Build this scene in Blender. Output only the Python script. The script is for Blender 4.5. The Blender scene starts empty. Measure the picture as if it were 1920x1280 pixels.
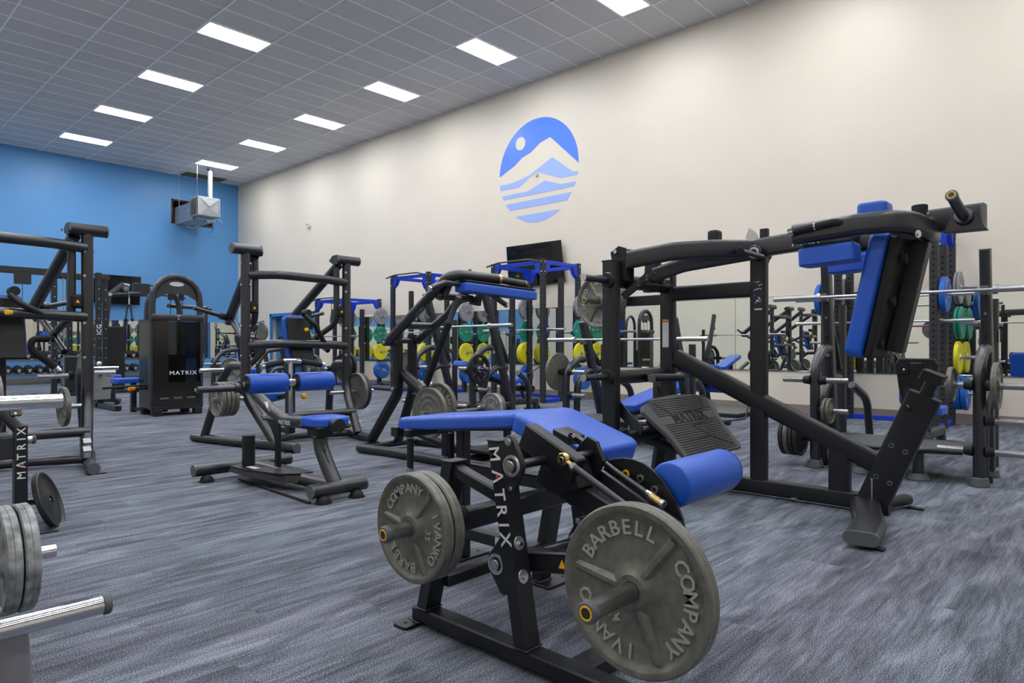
import bpy, bmesh, math, random
from mathutils import Vector, Matrix, Euler
random.seed(7)
scene = bpy.context.scene
COL = scene.collection
PI = math.pi
# ------------------------------------------------------------------ camera
FOC, YAW, HOR, EYE = 1259.26, 0.8251, 648.45, 1.085      # focal length in px (1920 wide), heading from +Y, horizon row, eye height
cam_d = bpy.data.cameras.new('camera'); cam = bpy.data.objects.new('camera', cam_d); COL.objects.link(cam)
cam_d.sensor_width = 36.0; cam_d.lens = FOC * 36.0 / 1920.0
cam_d.shift_y = (HOR - 640.0) / 1920.0
cam_d.clip_start = 0.05; cam_d.clip_end = 200
cam.location = (0, 0, EYE); cam.rotation_euler = (PI/2, 0, -YAW)
scene.camera = cam
# ------------------------------------------------------------------ world, exposure
w = bpy.data.worlds.new('world'); scene.world = w; w.use_nodes = True
w.node_tree.nodes['Background'].inputs[0].default_value = (0.8, 0.85, 1.0, 1)
w.node_tree.nodes['Background'].inputs[1].default_value = 0.3
vs = scene.view_settings
vs.view_transform = 'Standard'; vs.look = 'None'; vs.gamma = 1.0; vs.exposure = 0.0; vs.use_curve_mapping = False
PANEL_EMIT = 33.0
# room frame: X runs to the beige logo wall, Y to the blue wall, origin under the camera
XR, YB, XL, YK, ZC = 11.17, 23.85, -4.5, -6.0, 6.88
GX, GY, TX, TY = 10.004, 9.045, 1.2192, 0.6096           # ceiling grid phase and tile size
FV = Vector((math.sin(YAW), math.cos(YAW), 0)); RV = Vector((math.cos(YAW), -math.sin(YAW), 0))
def at(x, y, z=None, X=None, Y=None, t=None):
    """point of the room seen at photo pixel (x, y) on a known plane"""
    d = FV + RV * ((x-960)/FOC) + Vector((0, 0, (HOR-y)/FOC))
    if z is not None: t = (z-EYE)/d.z
    elif X is not None: t = X/d.x
    elif Y is not None: t = Y/d.y
    return Vector((0, 0, EYE)) + d*t
# ------------------------------------------------------------------ materials
MATS = {}
def nt(name):
    m = bpy.data.materials.new(name); m.use_nodes = True; t = m.node_tree
    return m, t, t.nodes['Principled BSDF']
def mat(name, col, rough=0.5, metal=0.0, spec=0.5, bump=0.0, bscale=200.0, vary=0.0, vscale=8.0, coat=0.0, emit=None):
    if name in MATS: return MATS[name]
    m, t, b = nt(name)
    b.inputs['Base Color'].default_value = (*col, 1); b.inputs['Roughness'].default_value = rough
    b.inputs['Metallic'].default_value = metal; b.inputs['Specular IOR Level'].default_value = spec
    b.inputs['Coat Weight'].default_value = coat; b.inputs['Coat Roughness'].default_value = 0.35
    co = t.nodes.new('ShaderNodeTexCoord')
    if vary > 0:
        n = t.nodes.new('ShaderNodeTexNoise'); n.inputs['Scale'].default_value = vscale; n.inputs['Detail'].default_value = 6
        r = t.nodes.new('ShaderNodeValToRGB'); r.color_ramp.elements[0].position = 0.3; r.color_ramp.elements[1].position = 0.7
        r.color_ramp.elements[0].color = (*[c*(1-vary) for c in col], 1); r.color_ramp.elements[1].color = (*[min(1, c*(1+vary)) for c in col], 1)
        t.links.new(co.outputs['Object'], n.inputs['Vector']); t.links.new(n.outputs['Fac'], r.inputs['Fac']); t.links.new(r.outputs['Color'], b.inputs['Base Color'])
    if bump > 0:
        n = t.nodes.new('ShaderNodeTexNoise'); n.inputs['Scale'].default_value = bscale; n.inputs['Detail'].default_value = 3
        bp = t.nodes.new('ShaderNodeBump'); bp.inputs['Strength'].default_value = bump; bp.inputs['Distance'].default_value = 0.002
        t.links.new(co.outputs['Object'], n.inputs['Vector']); t.links.new(n.outputs['Fac'], bp.inputs['Height']); t.links.new(bp.outputs['Normal'], b.inputs['Normal'])
    if emit:
        b.inputs['Emission Color'].default_value = (*col, 1); b.inputs['Emission Strength'].default_value = emit
    MATS[name] = m; return m
BLACK = mat('black powder coat', (0.0065, 0.0075, 0.0105), 0.42, 0, 0.5, 0.15, 400)
TUBE = mat('charcoal powder coat', (0.0095, 0.011, 0.016), 0.33, 0, 0.85, 0.12, 500)
RACKM = mat('textured black rack paint', (0.020, 0.021, 0.026), 0.5, 0, 0.5, 0.2, 300)
RUB = mat('black rubber', (0.008, 0.008, 0.009), 0.6, 0, 0.4)
MATR = mat('grey footplate rubber', (0.075, 0.076, 0.078), 0.55, 0, 0.5)
CAPG = mat('grey plastic cap', (0.09, 0.10, 0.11), 0.5)
BLUEV = mat('royal blue vinyl', (0.002, 0.080, 0.50), 0.45, 0, 0.55, 0.08, 300, coat=0.12)
BLUEP = mat('royal blue paint', (0.004, 0.045, 0.55), 0.35, 0, 0.5)
CHROME = mat('chrome steel', (0.66, 0.66, 0.68), 0.07, 1.0)
STEEL = mat('satin steel', (0.55, 0.55, 0.57), 0.3, 1.0)
DSTEEL = mat('dark polished steel', (0.42, 0.42, 0.43), 0.25, 1.0)
IRON = mat('grey cast iron', (0.15, 0.148, 0.125), 0.40, 0.35, 0.5, 0.5, 140, 0.25, 30)
IRONL = mat('raised iron lettering', (0.42, 0.42, 0.39), 0.4, 0.4, 0.5)
IRONW = mat('worn pale iron', (0.30, 0.31, 0.31), 0.5, 0.3, 0.5, 0.5, 90, 0.6, 22)
DIRON = mat('dark iron', (0.028, 0.028, 0.028), 0.45, 0.2)
BRASS = mat('brass', (0.75, 0.55, 0.22), 0.25, 1.0)
YEL = mat('yellow bumper rubber', (0.80, 0.72, 0.01), 0.5)
GRN = mat('green bumper rubber', (0.005, 0.25, 0.16), 0.5)
BLU = mat('blue bumper rubber', (0.004, 0.11, 0.50), 0.5)
GRY = mat('grey bumper rubber', (0.28, 0.28, 0.30), 0.5)
WHITE = mat('white print', (0.75, 0.75, 0.78), 0.5)
RED = mat('red plastic', (0.6, 0.02, 0.015), 0.4)
ORANGE = mat('orange plastic', (0.85, 0.25, 0.01), 0.4)
YELL = mat('yellow plastic', (0.85, 0.45, 0.0), 0.4)
SCREEN = mat('tv screen', (0.004, 0.004, 0.006), 0.08, 0, 0.6)
HANDG = mat('black foam grip', (0.01, 0.01, 0.011), 0.8)
OLIVE = mat('olive canvas', (0.05, 0.05, 0.025), 0.9)
BEIGEP = mat('cream plastic', (0.6, 0.56, 0.45), 0.5)
GALV = mat('galvanised steel', (0.42, 0.44, 0.45), 0.45, 0.5, 0.5, 0, 1, 0.15, 12)
WOOD = mat('raw brown wood', (0.10, 0.045, 0.02), 0.8, 0, 0.3, 0, 1, 0.4, 9)
DARK = mat('dark cavity', (0.006, 0.006, 0.006), 0.9)
STICK = mat('sticker paper', (0.6, 0.6, 0.62), 0.5)
SMOKE = mat('smoked shroud', (0.012, 0.011, 0.010), 0.12, 0, 0.6)

def wall_mat(name, col, rough=0.55, seam=True):
    m, t, b = nt(name); L = t.links
    b.inputs['Roughness'].default_value = rough
    co = t.nodes.new('ShaderNodeTexCoord'); n = t.nodes.new('ShaderNodeTexNoise'); n.inputs['Scale'].default_value = 0.7; n.inputs['Detail'].default_value = 4
    L.new(co.outputs['Object'], n.inputs['Vector'])
    r = t.nodes.new('ShaderNodeValToRGB')
    r.color_ramp.elements[0].position = 0.25; r.color_ramp.elements[0].color = (*[c*0.96 for c in col], 1)
    r.color_ramp.elements[1].position = 0.75; r.color_ramp.elements[1].color = (*[min(1, c*1.02) for c in col], 1)
    L.new(n.outputs['Fac'], r.inputs['Fac']); L.new(r.outputs['Color'], b.inputs['Base Color'])
    n2 = t.nodes.new('ShaderNodeTexNoise'); n2.inputs['Scale'].default_value = 60; bp = t.nodes.new('ShaderNodeBump'); bp.inputs['Strength'].default_value = 0.12; bp.inputs['Distance'].default_value = 0.002
    L.new(co.outputs['Object'], n2.inputs['Vector']); L.new(n2.outputs['Fac'], bp.inputs['Height'])
    if seam:   # faint horizontal board joints every 1.22 m
        s = t.nodes.new('ShaderNodeSeparateXYZ'); L.new(co.outputs['Object'], s.inputs[0])
        a = t.nodes.new('ShaderNodeMath'); a.operation = 'MODULO'; a.inputs[1].default_value = 1.22; L.new(s.outputs['Z'], a.inputs[0])
        c = t.nodes.new('ShaderNodeMath'); c.operation = 'LESS_THAN'; c.inputs[1].default_value = 0.012; L.new(a.outputs[0], c.inputs[0])
        bp2 = t.nodes.new('ShaderNodeBump'); bp2.inputs['Strength'].default_value = 0.25; bp2.inputs['Distance'].default_value = 0.004; bp2.invert = True
        L.new(c.outputs[0], bp2.inputs['Height']); L.new(bp.outputs['Normal'], bp2.inputs['Normal']); L.new(bp2.outputs['Normal'], b.inputs['Normal'])
    else: L.new(bp.outputs['Normal'], b.inputs['Normal'])
    MATS[name] = m; return m
BEIGE = wall_mat('warm white wall paint', (0.76, 0.69, 0.585), 0.5)
BLUEW = wall_mat('sky blue wall paint', (0.105, 0.325, 0.67), 0.42)
TAUPE = mat('taupe rubber baseboard', (0.25, 0.20, 0.17), 0.6)
DBLUE = mat('deep blue trim paint', (0.03, 0.20, 0.55), 0.45)

def mirror_mat():
    m, t, b = nt('mirror glass'); b.inputs['Base Color'].default_value = (0.80, 0.84, 0.80, 1); b.inputs['Metallic'].default_value = 1; b.inputs['Roughness'].default_value = 0.01
    return m
MIRROR = mirror_mat()

def ceiling_mat():
    m, t, b = nt('grey acoustic tile'); L = t.links
    b.inputs['Roughness'].default_value = 0.9
    co = t.nodes.new('ShaderNodeTexCoord'); s = t.nodes.new('ShaderNodeSeparateXYZ'); L.new(co.outputs['Object'], s.inputs[0])
    def M(op, a, bb=None):
        n = t.nodes.new('ShaderNodeMath'); n.operation = op
        for i, v in enumerate((a, bb)):
            if v is None: continue
            if isinstance(v, (int, float)): n.inputs[i].default_value = v
            else: L.new(v, n.inputs[i])
        return n.outputs[0]
    ix = M('FLOOR', M('DIVIDE', M('SUBTRACT', s.outputs['X'], GX), TX)); iy = M('FLOOR', M('DIVIDE', M('SUBTRACT', s.outputs['Y'], GY), TY))
    cb = t.nodes.new('ShaderNodeCombineXYZ'); L.new(ix, cb.inputs[0]); L.new(iy, cb.inputs[1])
    wn = t.nodes.new('ShaderNodeTexWhiteNoise'); wn.noise_dimensions = '2D'; L.new(cb.outputs[0], wn.inputs['Vector'])
    n = t.nodes.new('ShaderNodeTexNoise'); n.inputs['Scale'].default_value = 40; n.inputs['Detail'].default_value = 5; L.new(co.outputs['Object'], n.inputs['Vector'])
    v = M('ADD', M('MULTIPLY', wn.outputs['Value'], 0.12), M('MULTIPLY', n.outputs['Fac'], 0.12))
    r = t.nodes.new('ShaderNodeValToRGB'); r.color_ramp.elements[0].position = 0; r.color_ramp.elements[0].color = (0.58, 0.585, 0.60, 1)
    r.color_ramp.elements[1].position = 0.25; r.color_ramp.elements[1].color = (0.68, 0.685, 0.70, 1)
    L.new(v, r.inputs['Fac']); L.new(r.outputs['Color'], b.inputs['Base Color'])
    MATS['ceil'] = m; return m
CEIL = ceiling_mat()
TEE = mat('pale ceiling tee', (0.92, 0.93, 0.95), 0.5)

def carpet_mat():
    m, t, b = nt('streaked grey carpet'); L = t.links
    b.inputs['Roughness'].default_value = 0.95; b.inputs['Specular IOR Level'].default_value = 0.15
    co = t.nodes.new('ShaderNodeTexCoord'); s = t.nodes.new('ShaderNodeSeparateXYZ'); L.new(co.outputs['Object'], s.inputs[0])
    def M(op, a, bb=None, c=None):
        n = t.nodes.new('ShaderNodeMath'); n.operation = op
        for i, v in enumerate((a, bb, c)):
            if v is None: continue
            if isinstance(v, (int, float)): n.inputs[i].default_value = v
            else: L.new(v, n.inputs[i])
        return n.outputs[0]
    X, Y = s.outputs['X'], s.outputs['Y']
    # planks 0.25 m wide (Y) and 1 m long (X), every row shifted; each plank carries its own cut of the streak pattern
    row = M('FLOOR', M('DIVIDE', Y, 0.25)); sh = M('MULTIPLY', M('FRACT', M('MULTIPLY', row, 0.37)), 1.0)
    colm = M('FLOOR', M('ADD', X, sh))
    cb = t.nodes.new('ShaderNodeCombineXYZ'); L.new(row, cb.inputs[0]); L.new(colm, cb.inputs[1])
    wn = t.nodes.new('ShaderNodeTexWhiteNoise'); wn.noise_dimensions = '2D'; L.new(cb.outputs[0], wn.inputs['Vector'])
    v = t.nodes.new('ShaderNodeCombineXYZ')
    L.new(M('ADD', M('MULTIPLY', X, 2.0), M('MULTIPLY', wn.outputs['Value'], 0.45)), v.inputs[0]); L.new(M('ADD', M('MULTIPLY', Y, 11.0), M('MULTIPLY', wn.outputs['Value'], 0.5)), v.inputs[1])
    n1 = t.nodes.new('ShaderNodeTexNoise'); n1.inputs['Scale'].default_value = 1.0; n1.inputs['Detail'].default_value = 5; n1.inputs['Roughness'].default_value = 0.6; n1.inputs['Distortion'].default_value = 0.7
    L.new(v.outputs[0], n1.inputs['Vector'])
    v2 = t.nodes.new('ShaderNodeCombineXYZ'); L.new(M('MULTIPLY', X, 3.0), v2.inputs[0]); L.new(M('MULTIPLY', Y, 70.0), v2.inputs[1])
    n2 = t.nodes.new('ShaderNodeTexNoise'); n2.inputs['Scale'].default_value = 1.0; n2.inputs['Detail'].default_value = 3; L.new(v2.outputs[0], n2.inputs['Vector'])
    n3 = t.nodes.new('ShaderNodeTexNoise'); n3.inputs['Scale'].default_value = 210; n3.inputs['Detail'].default_value = 1; L.new(co.outputs['Object'], n3.inputs['Vector'])
    v4 = t.nodes.new('ShaderNodeCombineXYZ'); L.new(M('MULTIPLY', X, 0.35), v4.inputs[0]); L.new(M('MULTIPLY', Y, 1.6), v4.inputs[1])
    n4 = t.nodes.new('ShaderNodeTexNoise'); n4.inputs['Scale'].default_value = 1.0; n4.inputs['Detail'].default_value = 2; L.new(v4.outputs[0], n4.inputs['Vector'])
    a = M('ADD', M('ADD', M('MULTIPLY', n1.outputs['Fac'], 0.38), 0.04), M('MULTIPLY', n2.outputs['Fac'], 0.15))
    a = M('ADD', a, M('MULTIPLY', n3.outputs['Fac'], 0.62)); a = M('ADD', a, M('ADD', M('MULTIPLY', n4.outputs['Fac'], 0.07), M('MULTIPLY', wn.outputs['Value'], 0.04)))
    r = t.nodes.new('ShaderNodeValToRGB'); e = r.color_ramp.elements
    e[0].position = 0.47; e[0].color = (0.014, 0.016, 0.021, 1); e[1].position = 0.83; e[1].color = (0.37, 0.39, 0.44, 1)
    e2 = e.new(0.61); e2.color = (0.072, 0.078, 0.096, 1)
    e3 = e.new(0.69); e3.color = (0.145, 0.155, 0.187, 1)
    L.new(a, r.inputs['Fac'])
    hue = t.nodes.new('ShaderNodeMix'); hue.data_type = 'RGBA'; hue.blend_type = 'MULTIPLY'
    hr = t.nodes.new('ShaderNodeValToRGB'); hr.color_ramp.elements[0].color = (1.0, 0.96, 0.99, 1); hr.color_ramp.elements[1].color = (0.93, 1.0, 1.0, 1)
    hr.color_ramp.elements[0].position = 0.35; hr.color_ramp.elements[1].position = 0.65
    L.new(n4.outputs['Fac'], hr.inputs['Fac']); hue.inputs[0].default_value = 1.0
    L.new(r.outputs['Color'], hue.inputs[6]); L.new(hr.outputs['Color'], hue.inputs[7]); L.new(hue.outputs[2], b.inputs['Base Color'])
    bp = t.nodes.new('ShaderNodeBump'); bp.inputs['Strength'].default_value = 0.5; bp.inputs['Distance'].default_value = 0.003
    L.new(n3.outputs['Fac'], bp.inputs['Height']); L.new(bp.outputs['Normal'], b.inputs['Normal'])
    return m
CARPET = carpet_mat()
def panel_mat():
    m = bpy.data.materials.new('led panel'); m.use_nodes = True; t = m.node_tree; t.nodes.clear()
    o = t.nodes.new('ShaderNodeOutputMaterial'); e = t.nodes.new('ShaderNodeEmission'); e.inputs[0].default_value = (0.93, 0.96, 1.0, 1); e.inputs[1].default_value = PANEL_EMIT
    t.links.new(e.outputs[0], o.inputs[0]); return m
LED = panel_mat()

# ------------------------------------------------------------------ mesh tools
def V(*a): return Vector(a[0]) if len(a) == 1 else Vector(a)
class MB:
    """collects shapes and links them as ONE mesh object"""
    def __init__(self): self.bm = bmesh.new(); self.mats = []
    def mi(self, m):
        if m not in self.mats: self.mats.append(m)
        return self.mats.index(m)
    def _f(self, vs, m, smooth=False):
        try: f = self.bm.faces.new(vs)
        except ValueError: return None
        f.material_index = self.mi(m); f.smooth = smooth; return f
    def rings(self, rings, m, cap=True, closed=True, smooth=True):
        R = [[self.bm.verts.new(p) for p in r] for r in rings]
        n = len(R[0])
        for a, b in zip(R[:-1], R[1:]):
            for i in range(n if closed else n-1):
                j = (i+1) % n; self._f([a[i], a[j], b[j], b[i]], m, smooth)
        if cap: self._f(list(reversed(R[0])), m); self._f(R[-1], m)
        return self
    def box(self, c, s, m, rot=None, bev=0.004):
        """chamfered box: centre, size, 3x3 rotation"""
        c = V(c); hx, hy, hz = [v/2 for v in s]; b = min(bev, hx*0.9, hy*0.9, hz*0.9)
        rot = rot or Matrix.Identity(3)
        rs = []
        for z, k in ((-hz, b), (-hz+b, 0), (hz-b, 0), (hz, b)):
            x, y = hx-k, hy-k
            q = b if k == 0 else b*0.6
            pts = [(x-q, -y), (x, -y+q), (x, y-q), (x-q, y), (-x+q, y), (-x, y-q), (-x, -y+q), (-x+q, -y)]
            rs.append([c + rot @ Vector((px, py, z)) for px, py in pts])
        return self.rings(rs, m, smooth=False)
    def frame_of(self, d, up=None):
        d = d.normalized(); up = V(up) if up is not None else Vector((0, 0, 1))
        if abs(d.dot(up)) > 0.98: up = Vector((0, 1, 0)) if abs(d.y) < 0.9 else Vector((1, 0, 0))
        s = d.cross(up).normalized(); u = s.cross(d).normalized(); return s, u
    def bar(self, a, b, w, h, m, up=None, bev=0.006, caps=0):
        """rectangular bar from a to b, w across, h along up"""
        a, b = V(a), V(b); d = (b-a); L = d.length; d.normalize(); s, u = self.frame_of(d, up)
        rot = Matrix((s, d, u)).transposed()
        self.box((a+b)/2, (w, L, h), m, rot, bev)
        if caps:
            for e, sg in ((a, -1), (b, 1)): self.box(e+d*sg*0.002, (w*0.98, 0.008, h*0.98), CAPG, rot, 0.003)
        return self
    def fillet(self, pts, r, n=6):
        pts = [V(p) for p in pts]; out = [pts[0]]
        for i in range(1, len(pts)-1):
            p0, p, p1 = pts[i-1], pts[i], pts[i+1]; a = (p0-p); b = (p1-p); la, lb = a.length, b.length
            if la < 1e-6 or lb < 1e-6: continue
            a.normalize(); b.normalize(); ang = a.angle(b)
            if ang > 3.05: out.append(p); continue
            cut = min(r/math.tan(ang/2), la*0.48, lb*0.48); A = p+a*cut; B = p+b*cut
            for k in range(n+1):
                t = k/n; out.append(A*(1-t)**2 + p*2*t*(1-t) + B*t*t)
        out.append(pts[-1]); return out
    def tube(self, pts, r, m, fr=0.1, seg=16, n=6, flat=None, up=None, cap=True, capm=None):
        """round (or oval: flat=(rx, ry)) tube along a polyline with rounded bends"""
        P = self.fillet(pts, fr, n) if len(pts) > 2 else [V(p) for p in pts]
        rings = []; s0 = None
        for i, p in enumerate(P):
            d = (P[min(i+1, len(P)-1)] - P[max(i-1, 0)]).normalized()
            if s0 is None: s0, u0 = self.frame_of(d, up)
            else:
                s0 = (s0 - d*s0.dot(d)).normalized(); u0 = s0.cross(d).normalized()
            rx, ry = flat if flat else (r, r)
            rings.append([p + s0*math.cos(2*PI*k/seg)*rx + u0*math.sin(2*PI*k/seg)*ry for k in range(seg)])
        self.rings(rings, m, cap=cap)
        if capm:
            for e, q, sg in ((P[0], P[1], 1), (P[-1], P[-2], 1)):
                d = (e-q).normalized(); self.cyl(e-d*0.003, e+d*0.006, (flat[0] if flat else r)*1.02, capm)
        return self
    def rbeam(self, pts, w, h, m, fr=0.1, up=None, n=6, cr=0.3, capm=None):
        """beam with a rounded-rectangle section along a bent path"""
        P = self.fillet(pts, fr, n) if len(pts) > 2 else [V(p) for p in pts]
        q = min(w, h)*cr; sec = []
        for cx, cy, a0 in ((w/2-q, h/2-q, 0), (-w/2+q, h/2-q, 90), (-w/2+q, -h/2+q, 180), (w/2-q, -h/2+q, 270)):
            for k in range(4): a = math.radians(a0+k*30); sec.append((cx+q*math.cos(a), cy+q*math.sin(a)))
        rings = []; s0 = None
        for i, p in enumerate(P):
            d = (P[min(i+1, len(P)-1)] - P[max(i-1, 0)]).normalized()
            if s0 is None: s0, u0 = self.frame_of(d, up)
            else: s0 = (s0 - d*s0.dot(d)).normalized(); u0 = s0.cross(d).normalized()
            rings.append([p + s0*x + u0*y for x, y in sec])
        self.rings(rings, m, smooth=True)
        if capm:
            for e, o in ((P[0], P[1]), (P[-1], P[-2])):
                d = (e-o).normalized(); s, u = self.frame_of(d, up)
                self.rings([[e-d*0.002 + s*x*1.02 + u*y*1.02 for x, y in sec], [e+d*0.008 + s*x*1.0 + u*y*1.0 for x, y in sec]], capm, smooth=False)
        return self
    def cyl(self, a, b, r, m, seg=20, r2=None, bev=0.0, smooth=True):
        a, b = V(a), V(b); d = (b-a).normalized(); s, u = self.frame_of(d); r2 = r if r2 is None else r2
        prof = [(0, r), ((b-a).length, r2)] if bev <= 0 else [(0, r-bev), (bev, r), ((b-a).length-bev, r2), ((b-a).length, r2-bev)]
        rings = [[a + d*h + (s*math.cos(2*PI*k/seg) + u*math.sin(2*PI*k/seg))*rr for k in range(seg)] for h, rr in prof]
        return self.rings(rings, m, smooth=smooth)
    def lathe(self, a, d, prof, m, seg=40, smooth=True, cap=False):
        """profile of (distance along axis, radius)"""
        a = V(a); d = V(d).normalized(); s, u = self.frame_of(d)
        rings = [[a + d*h + (s*math.cos(2*PI*k/seg) + u*math.sin(2*PI*k/seg))*rr for k in range(seg)] for h, rr in prof]
        return self.rings(rings, m, cap=cap, smooth=smooth)
    def prism(self, poly, th, m, bev=0.0, smooth=False):
        """extrude a planar loop of 3-D points by the vector th"""
        th = V(th); A = [V(p) for p in poly]; c = sum(A, Vector())/len(A)
        if bev <= 0: rs = [A, [p+th for p in A]]
        else:
            def ins(P, k): return [p + (c-p).normalized()*k for p in P]
            e = th.normalized()*bev; rs = [ins(A, bev), [p+e for p in A], [p+th-e for p in A], [p+th for p in ins(A, bev)]]
        return self.rings(rs, m, smooth=smooth)
    def pad(self, c, s, m, rot=None, r=0.03, cr=0.05, n=4):
        """upholstered pad: box with a well rounded plan and soft edges"""
        c = V(c); rot = rot or Matrix.Identity(3); hx, hy, hz = [v/2 for v in s]; r = min(r, hz*0.95); cr = min(cr, hx*0.95, hy*0.95)
        rs = []
        prof = [(-hz, r*0.7)] + [(-hz + r*0.4*(1-math.cos(a)), r*0.7*(1-math.sin(a))) for a in (PI/4, PI/2)] + [(hz - r*(1-math.sin(a)), r*(1-math.cos(a))) for a in [PI/2*k/n for k in range(n+1)]]
        prof += [(hz+0.004*(1 if hx > .06 else 0), min(hx, hy)*0.6)]
        for z, ins in prof:
            pts = []; x, y = hx-ins, hy-ins; q = max(cr-ins*0.6, 0.004); q = min(q, x*0.98, y*0.98)
            for sx, sy, a0 in ((1, 1, 0), (-1, 1, 90), (-1, -1, 180), (1, -1, 270)):
                for k in range(6): a = math.radians(a0 + k*18); pts.append(c + rot @ Vector((sx*(x-q)+q*math.cos(a), sy*(y-q)+q*math.sin(a), z)))
            rs.append(pts)
        return self.rings(rs, m)
    def sphere(self, c, r, m, seg=12, z=1.0, half=False):
        c = V(c); rs = []
        lo = 0 if half else -6
        for i in range(lo, 7):
            a = PI/2*i/6; rr = max(r*math.cos(a), 1e-4); rs.append([c + Vector((math.cos(2*PI*k/seg)*rr, math.sin(2*PI*k/seg)*rr, r*z*math.sin(a))) for k in range(seg)])
        return self.rings(rs, m)
    def bolt(self, p, d, r=0.012, m=None):
        p, d = V(p), V(d).normalized(); self.cyl(p, p+d*0.003, r*1.35, m or STEEL, 12); return self.cyl(p, p+d*0.009, r*0.8, m or STEEL, 8)
    def text(self, body, o, xdir, ydir, size, m, depth=0.002, align='CENTER', spacing=1.0, sx=1.0):
        """lettering: baseline runs along xdir, letters stand along ydir, raised along their cross product"""
        me = text_mesh(body, size, depth, align, spacing)
        x, y = V(xdir).normalized()*sx, V(ydir).normalized(); z = x.cross(y).normalized(); k = self.mi(m); o = V(o)
        vs_ = [self.bm.verts.new(o + x*v.co.x + y*v.co.y + z*v.co.z) for v in me.vertices]
        for p in me.polygons:
            try: f = self.bm.faces.new([vs_[i] for i in p.vertices]); f.material_index = k
            except ValueError: pass
        return self
    def build(self, name, parent=None, label=None, angle=35):
        bmesh.ops.recalc_face_normals(self.bm, faces=self.bm.faces)
        r = parent
        while r is not None and r.type != 'EMPTY': r = r.parent
        if r is not None: bmesh.ops.translate(self.bm, verts=self.bm.verts, vec=-Vector(r.location))
        me = bpy.data.meshes.new(name); self.bm.to_mesh(me); self.bm.free()
        for m in self.mats: me.materials.append(m)
        o = bpy.data.objects.new(name, me); COL.objects.link(o)
        try: me.set_sharp_from_angle(angle=math.radians(angle))
        except Exception: pass
        if parent is not None:
            o.parent = parent
        if label: o['label'] = label
        return o
TXT = {}
def text_mesh(body, size, depth, align, spacing):
    key = (body, size, depth, align, spacing)
    if key in TXT: return TXT[key]
    cu = bpy.data.curves.new('lettering', 'FONT'); cu.body = body; cu.size = size; cu.extrude = depth/2; cu.align_x = align; cu.align_y = 'CENTER'; cu.space_character = spacing; cu.resolution_u = 2
    cu.offset = size*0.012
    o = bpy.data.objects.new('lettering', cu); COL.objects.link(o)
    dg = bpy.context.evaluated_depsgraph_get(); me = bpy.data.meshes.new_from_object(o.evaluated_get(dg))
    for v in me.vertices: v.co.z += depth/2
    bpy.data.objects.remove(o); bpy.data.curves.remove(cu); TXT[key] = me; return me
def tag(o, label, cat, group=None, kind=None):
    if label: o['label'] = label
    if cat: o['category'] = cat
    if group: o['group'] = group
    if kind: o['kind'] = kind
    return o
def thing(name, loc, label, cat, group=None):
    o = bpy.data.objects.new(name, None); COL.objects.link(o); o.location = V(loc); o.empty_display_size = 0.1
    return tag(o, label, cat, group)
def copy_tree(o, loc=None, parent=None, label=None, group=None, rz=None):
    c = o.copy(); COL.objects.link(c)
    if parent is not None: c.parent = parent
    for ch in [k for k in COL.objects if k.parent == o]: copy_tree(ch, None, c)
    if loc is not None: c.location = V(loc)
    if rz is not None: c.rotation_euler.z = rz
    if label: c['label'] = label
    if group: c['group'] = group
    return c
def struct(mb, name, label=None):
    o = mb.build(name); o['kind'] = 'structure'
    o['label'] = label or name.replace('_', ' '); o['category'] = name.split('_')[0]
    return o
def rotx(a): return Matrix.Rotation(a, 3, 'X')
def roty(a): return Matrix.Rotation(a, 3, 'Y')
def rotz(a): return Matrix.Rotation(a, 3, 'Z')
def rot_dir(d, up=(0, 0, 1)):
    """rotation whose local Y runs along d and local Z near up"""
    d = V(d).normalized(); s = d.cross(V(up)).normalized(); u = s.cross(d).normalized(); return Matrix((s, d, u)).transposed()
# ------------------------------------------------------------------ the room
b = MB(); b.box(((XR+XL)/2, (YB+YK)/2, -0.05), (XR-XL+0.4, YB-YK+0.4, 0.1), CARPET, bev=0.0001); fl_o = struct(b, 'floor', 'grey carpet with wavy dark and pale streaks')
b = MB(); b.box(((XR+XL)/2, (YB+YK)/2, ZC+0.06), (XR-XL+0.4, YB-YK+0.4, 0.1), CEIL, bev=0.0001); struct(b, 'ceiling', 'suspended ceiling of grey tiles')
b = MB()
i = -24
while GY+i*TY < YB:
    y = GY+i*TY
    if y > YK: b.box(((XR+XL)/2, y, ZC+0.006), (XR-XL, 0.024, 0.012), TEE, bev=0.001)
    i += 1
for j in range(-0, 13):
    x = GX-j*TX
    if x > XL: b.box((x, (YB+YK)/2, ZC+0.003), (0.028, YB-YK, 0.012), TEE, bev=0.001)
struct(b, 'trim_1', 'pale metal grid of the suspended ceiling')
# beige logo wall with the doorway opening
DY0, DY1, DZ = 18.6, 21.45, 2.17
b = MB()
b.box((XR+0.1, (YK+DY0)/2, ZC/2), (0.2, DY0-YK, ZC+0.1), BEIGE, bev=0.0001)
b.box((XR+0.1, (DY1+YB+0.2)/2, ZC/2), (0.2, YB+0.2-DY1, ZC+0.1), BEIGE, bev=0.0001)
b.box((XR+0.1, (DY0+DY1)/2, (DZ+ZC)/2+0.025), (0.2, DY1-DY0, ZC-DZ+0.05), BEIGE, bev=0.0001)
struct(b, 'wall_right', 'long warm white wall with the round blue logo')
b = MB()
b.box((XR+1.8, (DY0+DY1)/2, ZC/4), (0.1, DY1-DY0+1.2, ZC/2), BLUEW, bev=0.0001)
b.box((XR+1.0, DY0-0.05, 1.3), (1.6, 0.1, 2.6), BLUEW, bev=0.0001); b.box((XR+1.0, DY1+0.05, 1.3), (1.6, 0.1, 2.6), BLUEW, bev=0.0001)
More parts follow.
